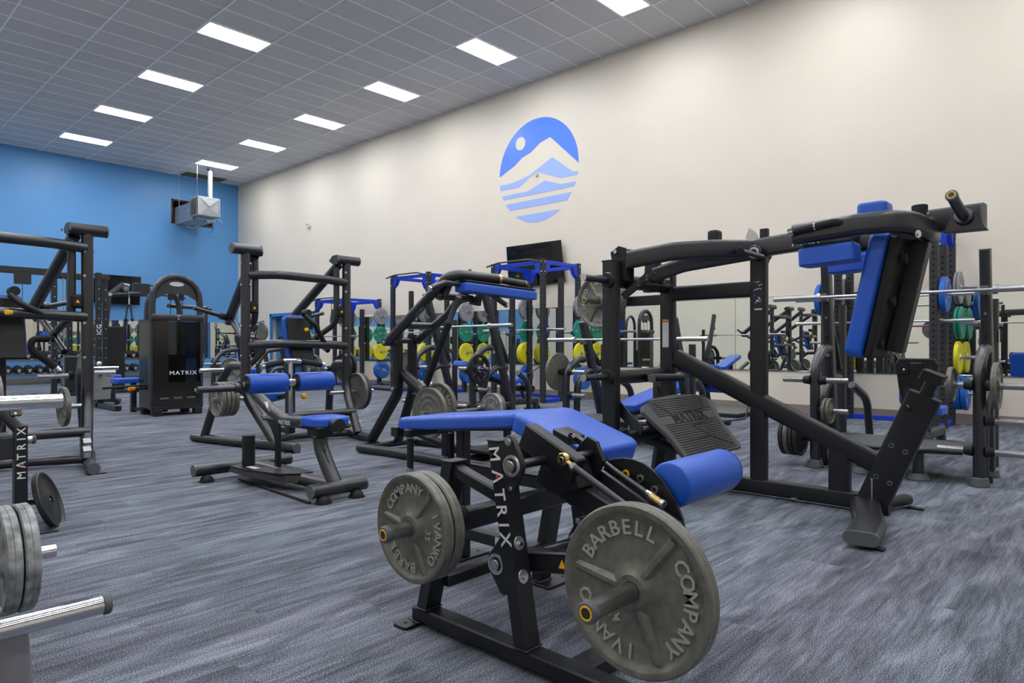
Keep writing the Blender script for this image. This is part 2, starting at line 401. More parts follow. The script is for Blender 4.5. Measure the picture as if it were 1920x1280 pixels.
b.box((XR+1.0, (DY0+DY1)/2, DZ+0.06), (1.6, DY1-DY0, 0.1), BLUEW, bev=0.0001); b.box((XR+1.0, (DY0+DY1)/2, -0.06), (1.7, DY1-DY0+.2, 0.1), CARPET, bev=0.0001)
struct(b, 'wall_alcove', 'blue passage beyond the doorway')
b = MB()
b.box((XR-0.01, DY0+0.05, DZ/2), (0.06, 0.10, DZ), DBLUE); b.box((XR-0.01, DY1-0.05, DZ/2), (0.06, 0.10, DZ), DBLUE); b.box((XR-0.01, (DY0+DY1)/2, DZ-0.05), (0.06, DY1-DY0, 0.10), DBLUE)
struct(b, 'trim_2', 'bright blue casing around the doorway in the corner')
# blue end wall with the hole for the heater duct
hA = at(321, 372, Y=YB); hB = at(399.5, 428, Y=YB); hx0, hx1 = hA.x, hB.x; hz1 = at(321, 372, Y=YB).z; hz0 = at(321, 418, Y=YB).z
b = MB()
b.box(((XL-0.2+hx0)/2, YB+0.1, ZC/2), (hx0-XL+0.2, 0.2, ZC+0.1), BLUEW, bev=0.0001)
b.box(((hx1+XR+0.2)/2, YB+0.1, ZC/2), (XR+0.2-hx1, 0.2, ZC+0.1), BLUEW, bev=0.0001)
b.box(((hx0+hx1)/2, YB+0.1, hz0/2), (hx1-hx0, 0.2, hz0), BLUEW, bev=0.0001)
b.box(((hx0+hx1)/2, YB+0.1, (hz1+ZC)/2+0.03), (hx1-hx0, 0.2, ZC-hz1+0.06), BLUEW, bev=0.0001)
struct(b, 'wall_back', 'sky blue end wall')
b = MB(); cxh, czh = (hx0+hx1)/2, (hz0+hz1)/2
b.box((cxh, YB+0.7, czh), (hx1-hx0+0.1, 0.05, hz1-hz0+0.1), DARK)
for sx in (hx0, hx1): b.box((sx+(0.03 if sx == hx0 else -0.03), YB+0.34, czh), (0.06, 0.70, hz1-hz0), WOOD)
for sz in (hz0, hz1): b.box((cxh, YB+0.34, sz+(0.03 if sz == hz0 else -0.03)), (hx1-hx0, 0.70, 0.06), WOOD)
for k in range(3): b.box((hx0+0.25+k*0.3, YB+0.64, czh), (0.05, 0.06, hz1-hz0), WOOD)
struct(b, 'trim_3', 'raw wood framed hole in the blue wall')
b = MB(); b.box((XL-0.1, (YK+YB)/2, ZC/2), (0.2, YB-YK+0.4, ZC+0.1), BEIGE, bev=0.0001); struct(b, 'wall_left', 'warm white wall opposite the logo wall')
b = MB(); b.box(((XR+XL)/2, YK-0.1, ZC/2), (XR-XL+0.4, 0.2, ZC+0.1), BEIGE, bev=0.0001); struct(b, 'wall_front', 'warm white wall behind the viewer')
b = MB()
for y0, y1 in ((YK, DY0), (DY1, YB)): b.box((XR-0.006, (y0+y1)/2, 0.07), (0.012, y1-y0, 0.14), TAUPE, bev=0.003)
struct(b, 'baseboard_right', 'taupe baseboard along the logo wall')
b = MB(); b.box(((XR+XL)/2, YB-0.006, 0.07), (XR-XL, 0.012, 0.14), TAUPE, bev=0.003); struct(b, 'baseboard_back', 'taupe baseboard along the blue wall')
b = MB(); b.box((XL+0.006, (YK+YB)/2, 0.07), (0.012, YB-YK, 0.14), TAUPE, bev=0.003); struct(b, 'baseboard_left', 'taupe baseboard along the left wall')
# mirrors
def mirror(name, a, c, label, cat='mirror'):
    a, c = V(a), V(c); m = (a+c)/2; s = c-a; root = thing(name, (m.x, m.y, min(a.z, c.z)), label, cat)
    b = MB(); s2 = [abs(v) for v in s]; ax = 0 if s2[0] < s2[1] else 1
    sz = list(s2); sz[ax] = 0.006; pos = V(m); pos[ax] -= 0.004; b.box(pos, sz, MIRROR, bev=0.0005); b.build('glass', root)
    b = MB()
    for zz in (min(a.z, c.z), max(a.z, c.z)):
        sz = list(s2); sz[ax] = 0.014; sz[2] = 0.016; p = V(m); p[ax] -= 0.007; p.z = zz; b.box(p, sz, CHROME, bev=0.002)
    for e in (0, 1):
        sz = [0.012]*3; sz[2] = s2[2]; sz[ax] = 0.010; sz[1-ax] = 0.012; p = V(m); p[ax] -= 0.005; p[1-ax] = (a, c)[e][1-ax]; b.box(p, sz, CHROME, bev=0.002)
    b.build('channel', root); return root
MZ0, MZ1 = 0.672, 1.905
ys = [17.3, 14.85, 12.4, 9.95, 7.5, 5.05, 2.6, 0.15, -2.3]
for k in range(len(ys)-1):
    mirror('wall_mirror', (XR, ys[k+1]+0.004, MZ0), (XR, ys[k]-0.004, MZ1), 'wide wall mirror panel %s' % ('by the doorway', 'behind the leftmost rack', 'behind the plates of the left racks', 'under the television', 'between the middle rack and the squat machine', 'behind the squat machine', 'behind the right-hand rack', 'at the right edge')[k])
mirror('wall_mirror', (XR, DY1+0.45, MZ0), (XR, YB-0.01, MZ1+0.02), 'small wall mirror in the far corner left of the doorway')
xs = [11.1, 8.65, 6.2, 3.75, 1.3, -1.15, -3.6]
for k in range(len(xs)-1):
    mirror('wall_mirror', (xs[k+1]+0.004, YB, MZ0), (xs[k]-0.004, YB, MZ1), 'mirror panel on the blue wall %s' % ('in the far corner', 'right of the weight stack tower', 'above the right end of the dumbbell rack', 'above the left half of the dumbbell rack', 'beyond the cable station', 'furthest left')[k])
# ceiling light panels
names = {}
for j in (0, 3, 6, 9):
    for i in (-20, -15, -10, -5, 0, 5, 10, 15, 20):
        x1 = GX-j*TX; x0 = x1-TX; y0 = GY+i*TY; y1 = y0+TY
        if x0 < XL or y0 < YK: continue
        row = {0: 'ceiling row beside the logo wall', 3: 'second ceiling row from the logo wall', 6: 'third ceiling row from the logo wall', 9: 'fourth ceiling row from the logo wall'}[j]
        k = (20-i)//5
        order = ['farthest', 'second farthest', 'third farthest', 'fourth farthest', 'fifth farthest', 'sixth farthest', 'seventh farthest', 'eighth farthest', 'nearest'][k]
        t = thing('ceiling_light', ((x0+x1)/2, (y0+y1)/2, ZC), '%s light panel in the %s' % (order, row), 'ceiling light', 'light panels in the ceiling grid')
        b = MB(); b.box(((x0+x1)/2, (y0+y1)/2, ZC-0.003), (TX-0.07, TY-0.07, 0.006), LED, bev=0.001); b.build('diffuser', t)
        b = MB()
        for sx in (x0+0.025, x1-0.025): b.box((sx, (y0+y1)/2, ZC-0.003), (0.022, TY-0.03, 0.014), TEE, bev=0.002)
        for sy in (y0+0.025, y1-0.025): b.box(((x0+x1)/2, sy, ZC-0.003), (TX-0.05, 0.022, 0.014), TEE, bev=0.002)
        b.build('frame', t)
# ------------------------------------------------------------------ weight plates (local: face looks to -X, hub on the X axis)
def iron_plate(r, th, num=None, words=True, rot=0.0, m=None, lm=None, ringed=False):
    m = m or IRON; lm = lm or IRONL; b = MB(); k = r/0.225
    if ringed:      # plain plate with turned rings
        prof = [(th/2, 0.026), (-th/2, 0.026), (-th/2, 0.05*k), (-th/2+.004, .055*k), (-th/2+.004, 0.09*k), (-th/2+.001, 0.095*k), (-th/2+.001, 0.10*k), (-th/2+.004, .105*k), (-th/2+.004, 0.14*k),
                (-th/2+.001, 0.145*k), (-th/2+.001, .155*k), (-th/2+.004, .16*k), (-th/2+.004, r-.03), (-th/2, r-.022), (-th/2, r-.004), (-th/2+.004, r), (th/2-.004, r), (th/2, r-.004), (th/2, 0.026)]
    else:
        dp = th*0.36
        prof = [(th/2, 0.026), (-th/2-.004, 0.026), (-th/2-.004, 0.043), (-th/2+.004, 0.052), (-th/2+dp*.8, 0.066), (-th/2+dp, 0.075), (-th/2+dp, r-0.040*k), (-th/2+dp*.7, r-0.030*k), (-th/2+.002, r-0.022*k), (-th/2, r-0.018*k),
                (-th/2, r-0.005), (-th/2+.005, r), (-.0015, r), (0, r-.0015), (.0015, r), (th/2-.005, r), (th/2, r-0.005), (th/2, r-.018*k), (th/2-dp, r-.03*k), (th/2-dp, .07), (th/2, .045), (th/2, 0.026)]
    b.lathe((0, 0, 0), (1, 0, 0), prof, m, 56)
    rt, up = Vector((0, -1, 0)), Vector((0, 0, 1)); n = Vector((-1, 0, 0))
    if not ringed:
        x0 = -th/2+dp
        for a in (52, 172, 292):
            a = math.radians(a+rot); e = rt*math.cos(a)+up*math.sin(a); s = rt*math.sin(a)-up*math.cos(a)
            for fr in (0,):
                p0, p1 = e*0.050, e*(r-0.036*k); w0, w1 = 0.013*k, 0.013*k; X0 = Vector((x0+.002, 0, 0)); X1 = Vector((-th/2+.001, 0, 0)); X1b = Vector((x0-.008*k, 0, 0))
                q = [p0-s*w0*1.5+X0, p1-s*w1*1.3+X0, p1+s*w1*1.3+X0, p0+s*w0*1.5+X0]; t = [p0-s*w0*.4+X1, p1-s*w1*.5+X1b, p1+s*w1*.5+X1b, p0+s*w0*.4+X1]
                b.rings([q, t], m, smooth=False)
        if words:
            for word, ca in (('IVANKO', 232), ('BARBELL', 112), ('COMPANY', -8)):
                rr = r-0.064*k; st = 13.6
                for i, ch in enumerate(word):
                    a = math.radians(ca + rot - (i-(len(word)-1)/2)*st); e = rt*math.cos(a)+up*math.sin(a); s = rt*math.sin(a)-up*math.cos(a)
                    b.text(ch, e*rr+n*(th/2-dp-.001), s, e, 0.056*k, lm, 0.006)
            if num:
                a = math.radians(232+rot); e = rt*math.cos(a)+up*math.sin(a); s = rt*math.sin(a)-up*math.cos(a)
                b.text(num, e*(r-.125*k)+n*(th/2-dp-.001), s, e, 0.040*k, lm, 0.006, spacing=1.2)
    me = b; return me
def rubber_plate(r, th, m, lm=None, num=None, holes=False):
    b = MB(); k = r/.225
    prof = [(th/2, 0.026), (-th/2+.001, 0.026), (-th/2+.001, 0.045), (-th/2+.006, .048), (-th/2+.006, r*.45), (-th/2+.001, r*.50), (-th/2+.001, r-.012), (-th/2+.012, r), (th/2-.012, r), (th/2-.001, r-.012), (th/2-.001, .05), (th/2, .026)]
    b.lathe((0, 0, 0), (1, 0, 0), prof, m, 40)
    b.lathe((0, 0, 0), (1, 0, 0), [(-th/2-.002, .026), (-th/2-.002, .044), (-th/2+.004, .046)], STEEL, 24)
    b.lathe((0, 0, 0), (1, 0, 0), [(th/2+.002, .026), (th/2+.002, .044), (th/2-.004, .046)], STEEL, 24)
    if lm:
        rt, up, n = Vector((0, -1, 0)), Vector((0, 0, 1)), Vector((-1, 0, 0))
        for sgn in (1, -1):
            R_ = rt*sgn; N_ = n*sgn
            for i, ch in enumerate('MATRIX'):
                a = math.radians(90-(i-2.5)*9); e = R_*math.cos(a)+up*math.sin(a); s = R_*math.sin(a)-up*math.cos(a)
                b.text(ch, e*(r*.78)+N_*(th/2-.0005), s, e, .034*k, lm, .001)
            if num:
                b.text(num, R_*(-r*.72)+N_*(th/2-.0005), R_, up, .05*k, lm, .001); b.text(num, R_*(r*.72)+N_*(th/2-.0005), R_, up, .05*k, lm, .001)
    return b
def grip_plate(r, th, m):
    b = MB(); N = 48; rs = []
    b.lathe((0, 0, 0), (1, 0, 0), [(th/2, 0.026), (-th/2, 0.026), (-th/2, 0.055), (-th/2+.012, r*.36), (-th/2+.012, r*.42)], m, N)
    b.lathe((0, 0, 0), (1, 0, 0), [(-th/2+.010, r*.76), (-th/2, r*.80), (-th/2, r-.01), (-th/2+.01, r), (th/2-.01, r), (th/2, r-.01), (th/2, r*.8), (th/2-.012, r*.76), (-th/2+.010, r*.76)], m, N)
    b.lathe((0, 0, 0), (1, 0, 0), [(th/2, 0.026), (th/2, .055), (th/2-.012, r*.36), (th/2-.012, r*.42), (-th/2+.012, r*.42)], m, N)
    for k in range(6):
        a = 2*PI*k/6+.3; e = Vector((0, -math.cos(a), math.sin(a))); b.bar(e*r*.38, e*r*.80, r*.30, th*.55, m, up=(1, 0, 0), bev=.006)
    b.lathe((0, 0, 0), (1, 0, 0), [(-th/2-.003, .025), (-th/2-.003, .046), (-th/2+.003, .046)], STEEL, 24)
    return b
PROTO = {}
PK = {  # kind: builder, thickness
 'iron45': (lambda: iron_plate(.225, .045, '45'), .045), 'iron35': (lambda: iron_plate(.181, .040, '35', rot=120), .040), 'iron25': (lambda: iron_plate(.140, .036, '25'), .036),
 'iron10': (lambda: iron_plate(.114, .026, '10', words=False), .026), 'iron5': (lambda: iron_plate(.10, .02, None, words=False), .02), 'plain45': (lambda: iron_plate(.225, .040, ringed=True), .040), 'plain25': (lambda: iron_plate(.14, .034, ringed=True, m=IRONW), .034),
 'worn45': (lambda: iron_plate(.225, .045, '45', m=IRONW), .045), 'dark35': (lambda: iron_plate(.181, .034, words=False, m=DIRON), .034), 'dark45': (lambda: iron_plate(.225, .040, '45', m=DIRON, rot=60), .040), 'darkring': (lambda: iron_plate(.20, .03, ringed=True, m=DIRON), .03),
 'rubber': (lambda: grip_plate(.20, .045, RUB), .045), 'rubber45': (lambda: rubber_plate(.225, .05, RUB), .05),
 'yellow': (lambda: rubber_plate(.225, .055, YEL, WHITE, '35'), .055), 'green': (lambda: rubber_plate(.225, .04, GRN, WHITE, '25'), .04), 'blue': (lambda: rubber_plate(.225, .07, BLU, WHITE, '45'), .07), 'grey': (lambda: rubber_plate(.225, .03, GRY, WHITE, '10'), .03)}
NAMES = {'yellow': 'bumper_plate', 'green': 'bumper_plate', 'blue': 'bumper_plate', 'grey': 'bumper_plate'}
def plate(kind, p, d, label, group=None, roll=0.0, cat='weight plate'):
    """a plate with its centre at p; its face looks along d"""
    if kind not in PROTO: o = PK[kind][0]().build(NAMES.get(kind, 'weight_plate')); PROTO[kind] = o
    else: o = PROTO[kind].copy(); COL.objects.link(o)
    d = V(d).normalized(); x = -d; up = Vector((0, 0, 1)); y = up.cross(x).normalized(); z = x.cross(y)
    o.matrix_world = Matrix.Translation(V(p)) @ Matrix((x, y, z)).transposed().to_4x4() @ Matrix.Rotation(roll, 4, 'X')
    if 'group' in o: del o['group']
    return tag(o, label, cat, group)
ORD = ['outermost', 'second', 'third', 'fourth', 'fifth', 'sixth']
def plates(kinds, p, d, where, gap=.006, group=None, roll=None):
    """a row of plates on a sleeve, the first nearest the tip, each with its own label"""
    p, d = V(p), V(d).normalized(); s = 0
    for i, kd in enumerate(kinds):
        th = PK[kd][1]; s += th/2
        desc = {'iron45': 'large grey iron', 'iron35': 'mid-size grey iron', 'iron25': 'small grey iron', 'iron10': 'little grey iron', 'iron5': 'smallest grey iron', 'plain45': 'large ringed grey iron', 'plain25': 'small ringed grey iron', 'worn45': 'large worn iron', 'worn35': 'mid-size worn pale iron',
                'dark35': 'mid-size dark iron', 'dark45': 'large dark iron', 'darkring': 'dark ringed iron', 'rubber': 'black rubber grip', 'rubber45': 'black rubber', 'yellow': 'yellow bumper', 'green': 'green bumper', 'blue': 'blue bumper', 'grey': 'pale grey bumper'}[kd]
        pos = '' if len(kinds) == 1 else ', '+(ORD[i] if i < len(kinds)-1 else 'innermost')
        plate(kd, p - d*s, d, '%s plate %s%s' % (desc, where, pos), group, roll=random.uniform(-.6, .6) if roll is None else roll+.3*i); s += th/2+gap
def sleeve(b, a, e, m=None, r=0.0245, collar=True, cap=True, cr=0.04, cm=None):
    """weight horn from its root a to its tip e"""
    a, e = V(a), V(e); d = (e-a).normalized(); b.cyl(a, e-d*.012, r, m or CHROME, 24)
    if cap: b.lathe(e-d*.014, d, [(0, r*1.06), (.004, r*1.12), (.016, r*1.1), (.020, r*.95), (.020, r*.72)], CAPG, 24); b.lathe(e-d*.014, d, [(.0205, r*.74), (.0215, r*.70), (.0215, r*.56), (.0205, r*.54)], YELL, 24); b.cyl(e-d*.002, e+d*.0062, r*.54, DIRON, 18)
    if collar: b.cyl(a-d*.005, a+d*.03, cr, cm or RUB, 24, bev=.004)
    return b

# ------------------------------------------------------------------ 1: prone leg curl in the foreground
def leg_curl():
    T = thing('leg_curl_machine', (2.0, 1.7, 0), 'black prone leg curl machine with blue pads and a blue roller, nearest the camera', 'gym machine')
    b = MB(); y0 = 0.70
    b.bar((1.7025, 2.075, .0425), (1.7025, y0, .0425), .075, .055, BLACK); bb = b.build('base_beam', T)
    b = MB(); b.bar((1.73, 1.30, .0425), (2.47, 1.30, .0425), .09, .055, BLACK); b.bar((2.33, 2.52, .15), (2.33, 1.30, .15), .05, .06, BLACK)
    b.box((2.33, 1.33, .09), (.05, .06, .1), BLACK); b.box((2.33, 2.18, .15), (.0515, .12, .045), STICK, bev=.001); b.build('base_rail', T)
    b = MB(); b.prism([(1.60, 2.10, .0), (1.61, 2.115, 0), (1.72, 2.115, 0), (1.72, 2.03, 0), (1.61, 2.03, 0), (1.60, 2.045, 0)], (0, 0, .012), BLACK, .002)
    b.cyl((1.635, 2.072, .012), (1.635, 2.072, .0125), .009, DARK, 12); b.box((1.70, 2.06, .0135), (.075, .07, .005), BLACK); b.build('floor_tab', T)
    b = MB(); b.prism([(2.29, 2.47, 0), (2.29, 2.57, 0), (2.50, 2.57, 0), (2.50, 2.47, 0)], (0, 0, .012), BLACK, .002); b.cyl((2.465, 2.52, .012), (2.465, 2.52, .0125), .009, DARK, 12); b.build('floor_tab', T)
    b = MB(); b.prism([(2.30, 1.90, 0), (2.30, 2.0, 0), (2.50, 2.0, 0), (2.50, 1.90, 0)], (0, 0, .012), BLACK, .002); b.cyl((2.46, 1.95, .012), (2.46, 1.95, .0125), .009, DARK, 12); b.build('floor_tab', T)
    # leaning posts
    def lean(x, yb, yt, zt, nm, cap=True, zb=.07):
        b = MB(); sec = lambda y, z: [V(x-.0375, y+.026, z), V(x+.0375, y+.026, z), V(x+.0375, y-.026, z), V(x-.0375, y-.026, z)]
        b.rings([sec(yb, zb), sec(yt, zt)], BLACK, smooth=False)
        if cap: b.box((x, yt, zt+.004), (.082, .058, .008), BLACK, bev=.002)
        b.box((x, yb, zb+.003), (.09, .07, .006), BLACK, bev=.003)
        return b
    lean(1.7025, 2.015, 1.866, .652, 'post').build('post', T)
    b = lean(1.7025, 1.503, 1.628, .752, 'post')
    yc = lambda z: 1.503+(1.628-1.503)*(z-.07)/.682
    for ch, z in zip('MATRIX', (.712, .636, .575, .522, .474, .426)):
        b.text('Λ' if ch == 'A' else ch, (1.6640, yc(z), z), (0, -.18, -.98), (0, -.98, .18), .068, WHITE, .0015)
        if ch == 'A': b.sphere((1.6632, yc(z)-.002, z-.002), .006, RED, 8)
    for z in (.412, .303): b.cyl((1.700, yc(z)-.025, z), (1.700, yc(z)-.030, z+.001), .024, STEEL, 24, bev=.001); b.cyl((1.700, yc(z)-.03, z), (1.700, yc(z)-.040, z+.001), .0095, CHROME, 6)
    b.build('post', T, 'leaning black post lettered MATRIX down its face')
    lean(2.10, 1.503, 1.60, .66, 'post', False).build('post', T); lean(2.36, 2.0, 1.87, .66, 'post', False, .012).build('post', T)
    b = MB(); b.bar((2.36, 2.52, .012), (2.36, 2.52, .70), .055, .06, BLACK, up=(0, 1, 0)); b.build('post', T)
    b = MB(); b.bar((1.7025, 1.86, .625), (1.7025, 1.62, .56), .05, .045, BLACK); b.build('brace', T)
    b = MB(); b.bar((1.62, 1.755, .468), (2.45, 1.755, .468), .06, .072, BLACK); b.bar((1.74, 1.965, .175), (2.40, 1.965, .175), .05, .05, BLACK); b.bar((2.36, 1.755, .46), (2.36, 2.5, .46), .05, .06, BLACK); b.build('cross_rail', T)
    b = MB(); b.bar((2.07, 2.0, .60), (2.42, 2.0, .60), .05, .10, TUBE); b.bar((1.98, 1.80, .60), (2.07, 2.0, .60), .05, .06, TUBE); b.build('cross_rail', T)
    # bearings and shafts
    def bearing(c, sgn):
        b = MB(); y, z = c[1], c[2]; x = c[0]
        poly = []
        for ya, za, rr in ((y, z, .047), (y+sgn, z+.082, .020), (y+sgn, z-.082, .020)):
            for k in range(12): poly.append((ya+rr*math.cos(2*PI*k/12), za+rr*math.sin(2*PI*k/12)))
        poly = sorted(set(poly)); hull = []          # convex outline of the three rounds
        for seq in (poly, poly[::-1]):
            h = []
            for p in seq:
                while len(h) > 1 and (h[-1][0]-h[-2][0])*(p[1]-h[-2][1])-(h[-1][1]-h[-2][1])*(p[0]-h[-2][0]) <= 0: h.pop()
                h.append(p)
            hull += h[:-1]
        b.prism([(x, p[0], p[1]) for p in hull], (.022, 0, 0), BLACK, .003)
        b.lathe((x-.006, y, z), (1, 0, 0), [(.006, .038), (0, .036), (0, .028), (.004, .026), (.008, .02)], STEEL, 24, cap=False); b.cyl((x-.014, y, z), (x+.03, y, z), .019, DSTEEL, 20, bev=.002)
        return b
    b = bearing((1.655, 1.530, .682), .015); b.bolt((1.655, 1.545, .764), (-1, 0, 0), .011, CHROME); b.bolt((1.655, 1.535, .606), (-1, 0, 0), .007, CHROME); b.build('bearing', T)
    b = bearing((1.695, 1.640, .320), -.03); b.build('bearing', T); b = bearing((2.055, 1.56, .335), -.02); b.bolt((2.05, 1.55, .42), (-1, 0, 0), .009); b.bolt((2.05, 1.48, .36), (0, -1, 0), .02); b.build('bearing', T)
    b = MB(); b.cyl((1.66, 1.53, .682), (2.06, 1.53, .682), .0165, DSTEEL if False else TUBE, 20); b.build('shaft', T)
    b = MB(); b.cyl((1.69, 1.640, .320), (2.08, 1.57, .335), .0175, TUBE, 20); b.build('shaft', T)
    # weight lever with the big sleeve
    b = MB(); b.bar((1.80, 1.64, .315), (1.80, .92, .440), .07, .072, BLACK); c = V(1.7642, 1.40, .352)
    b.prism([c+V(0, .016, -.013), c+V(0, -.016, -.010), c+V(0, .002, .018)], (-.001, 0, 0), YELL); b.build('weight_lever', T)
    b = MB(); sleeve(b, (1.77, .956, .448), (1.30, .956, .448), DSTEEL, .025, cr=.036); b.build('weight_sleeve', T)
    b = MB(); sleeve(b, (1.64, 1.755, .482), (1.30, 1.755, .482), DSTEEL, .025, cr=.036); b.build('weight_sleeve', T)
    # pad frame, pads
    b = MB(); b.bar((2.28, 2.75, .665), (2.28, 1.98, .735), .12, .05, BLACK); b.bar((2.20, 1.96, .725), (2.20, 1.50, .60), .08, .05, BLACK); b.box((2.22, 2.72, .655), (.30, .05, .05), BLACK)
    b.bar((2.05, 2.6, .66), (2.42, 2.6, .66), .04, .04, BLACK); b.build('pad_frame', T)
    d = V(0, -.80, .075); rt = rot_dir(d, (0, 0, 1)); b = MB(); b.pad(V(2.28, 2.33, .730), (.40, .82, .062), BLUEV, rt, .022, .07); b.build('bench_pad', T)
    d = V(0, -.385, -.125); rt = rot_dir(d, (0, 0, 1)); b = MB(); b.pad(V(2.27, 1.735, .708), (.40, .42, .078), BLUEV, rt, .020, .06); b.build('hip_pad', T)
    for x in (2.08, 2.35):
        b = MB(); b.cyl((x, 2.6, .645), (x, 2.6, .49), .0165, HANDG, 20); b.cyl((x, 2.6, .49), (x, 2.6, .470), .0175, CHROME, 20, bev=.003); b.cyl((x, 2.6, .632), (x, 2.6, .64), .018, CHROME, 20); b.build('handle', T)
    # lever arms
    b = MB(); b.bar((1.85, 1.635, .762), (1.85, 1.40, .655), .06, .095, BLACK); b.bar((1.92, 1.62, .62), (1.92, 1.13, .44), .05, .09, BLACK)
    b.prism([(1.955, 1.44, .76), (1.955, 1.40, .745), (1.955, 1.37, .68), (1.955, 1.42, .58), (1.955, 1.52, .60), (1.955, 1.50, .70)], (.02, 0, 0), BLACK, .002); b.box((1.90, 1.47, .63), (.10, .12, .12), BLACK, rotx(-.35)); b.build('lever_block', T)
    b = MB(); b.bar((2.00, 1.50, .665), (2.00, 1.10, .48), .035, .05, TUBE); b.build('roller_arm', T)
    b = MB(); b.prism([(1.98, 1.62, .77), (1.98, 1.54, .745), (1.98, 1.54, .715), (1.98, 1.62, .73)], (.10, 0, 0), BLACK, .003); b.bolt((1.985, 1.53, .745), (-1, 0, 0), .013, CHROME); b.bar((2.0, 1.53, .745), (2.0, 1.43, .70), .02, .03, TUBE); b.build('pivot_bracket', T)
    b = MB(); q = V(1.80, 1.425, .70)
    b.lathe(q-V(.010, 0, 0), (1, 0, 0), [(0, .010), (0, .019), (.003, .022), (.017, .022), (.020, .019), (.020, .010), (0, .010)], BRASS, 28); b.cyl(q-V(.012, 0, 0), q+V(.012, 0, 0), .0105, CHROME, 16, bev=.003)
    dd = (V(1.80, 1.17, .58)-q).normalized(); b.cyl(q+dd*.020, q+dd*.045, .009, BRASS, 14); b.cyl(q+dd*.040, q+dd*.055, .013, CHROME, 6); b.cyl(q+dd*.05, q+dd*.42, .0115, TUBE, 18)
    b.cyl(q+V(.01, 0, 0), q+V(.16, 0, 0), .014, TUBE, 18); b.build('tie_rod', T)
    # selector disc and roller
    X = 2.03; px = [(1131, 868), (1140, 863), (1152, 859.5), (1168, 858), (1186, 861), (1205, 868), (1222, 880), (1240, 898), (1256, 921), (1269, 946), (1279, 972), (1283, 990), (1250, 1010), (1190, 1010), (1150, 990), (1141, 930), (1139, 905)]
    b = MB(); b.prism([at(x, y, X=X) for x, y in px], (.012, 0, 0), BLACK, .0015)
    for (x, y), m in (((1173.5, 888), YELL), ((1201, 897), STEEL), ((1227.5, 918), DARK)):
        c = at(x, y, X=X); b.lathe(c+V(-.004, 0, 0), (1, 0, 0), [(.004, .015), (0, .014), (0, .008), (.004, .007)], m if m != DARK else STEEL, 16); b.cyl(c-V(.001, 0, 0), c+V(.001, 0, 0), .008, DARK, 14)
    b.build('selector_disc', T)
    b = MB(); a0 = at(1136, 870, X=X-.02); a1 = at(1244, 946, X=X-.05); dd = (a1-a0).normalized(); Lp = (a1-a0).length; b.cyl(a0, a0+dd*(Lp-.075), .0115, TUBE, 16); b.cyl(a0+dd*(Lp-.075), a0+dd*(Lp-.055), .0125, CHROME, 16, r2=.0145); b.cyl(a0+dd*(Lp-.055), a0+dd*(Lp-.008), .015, BRASS, 16, r2=.0135)
    b.lathe(a0+dd*(Lp-.010), dd, [(0, .0155), (.012, .0155), (.012, .010), (.002, .009)], STEEL, 18); b.bolt(at(1145, 889, X=X), (-1, 0, 0), .008); b.build('pull_pin', T)
    b = MB(); c = V(2.052, 1.165, .607); b.lathe(c, (1, 0, 0), [(0, .001), (0, .066), (.006, .076), (.016, .080), (.40, .080), (.425, .075), (.438, .062), (.442, .02)], BLUEV, 44); b.lathe(c, (1, 0, 0), [(.41, .0795), (.412, .0785), (.414, .0785), (.416, .0775)], BLUEP, 44)
    b.build('roller_pad', T)
    b = MB(); c = V(1.675, .93, .0702)
    b.box((1.698, .985, .0705), (.052, .02, .001), ORANGE, bev=.0002); b.box((1.698, .86, .0705), (.052, .23, .001), STICK, bev=.0002); b.build('warning_label', bb, 'orange and white warning label')
    plates(['iron35', 'iron35'], (1.40, 1.755, .482), (-1, 0, 0), 'on the rear horn of the foreground leg curl machine', roll=0.0, gap=.006)
    plates(['iron45'], (1.492, .956, .448), (-1, 0, 0), 'on the front horn of the foreground leg curl machine', roll=0.0)
leg_curl()
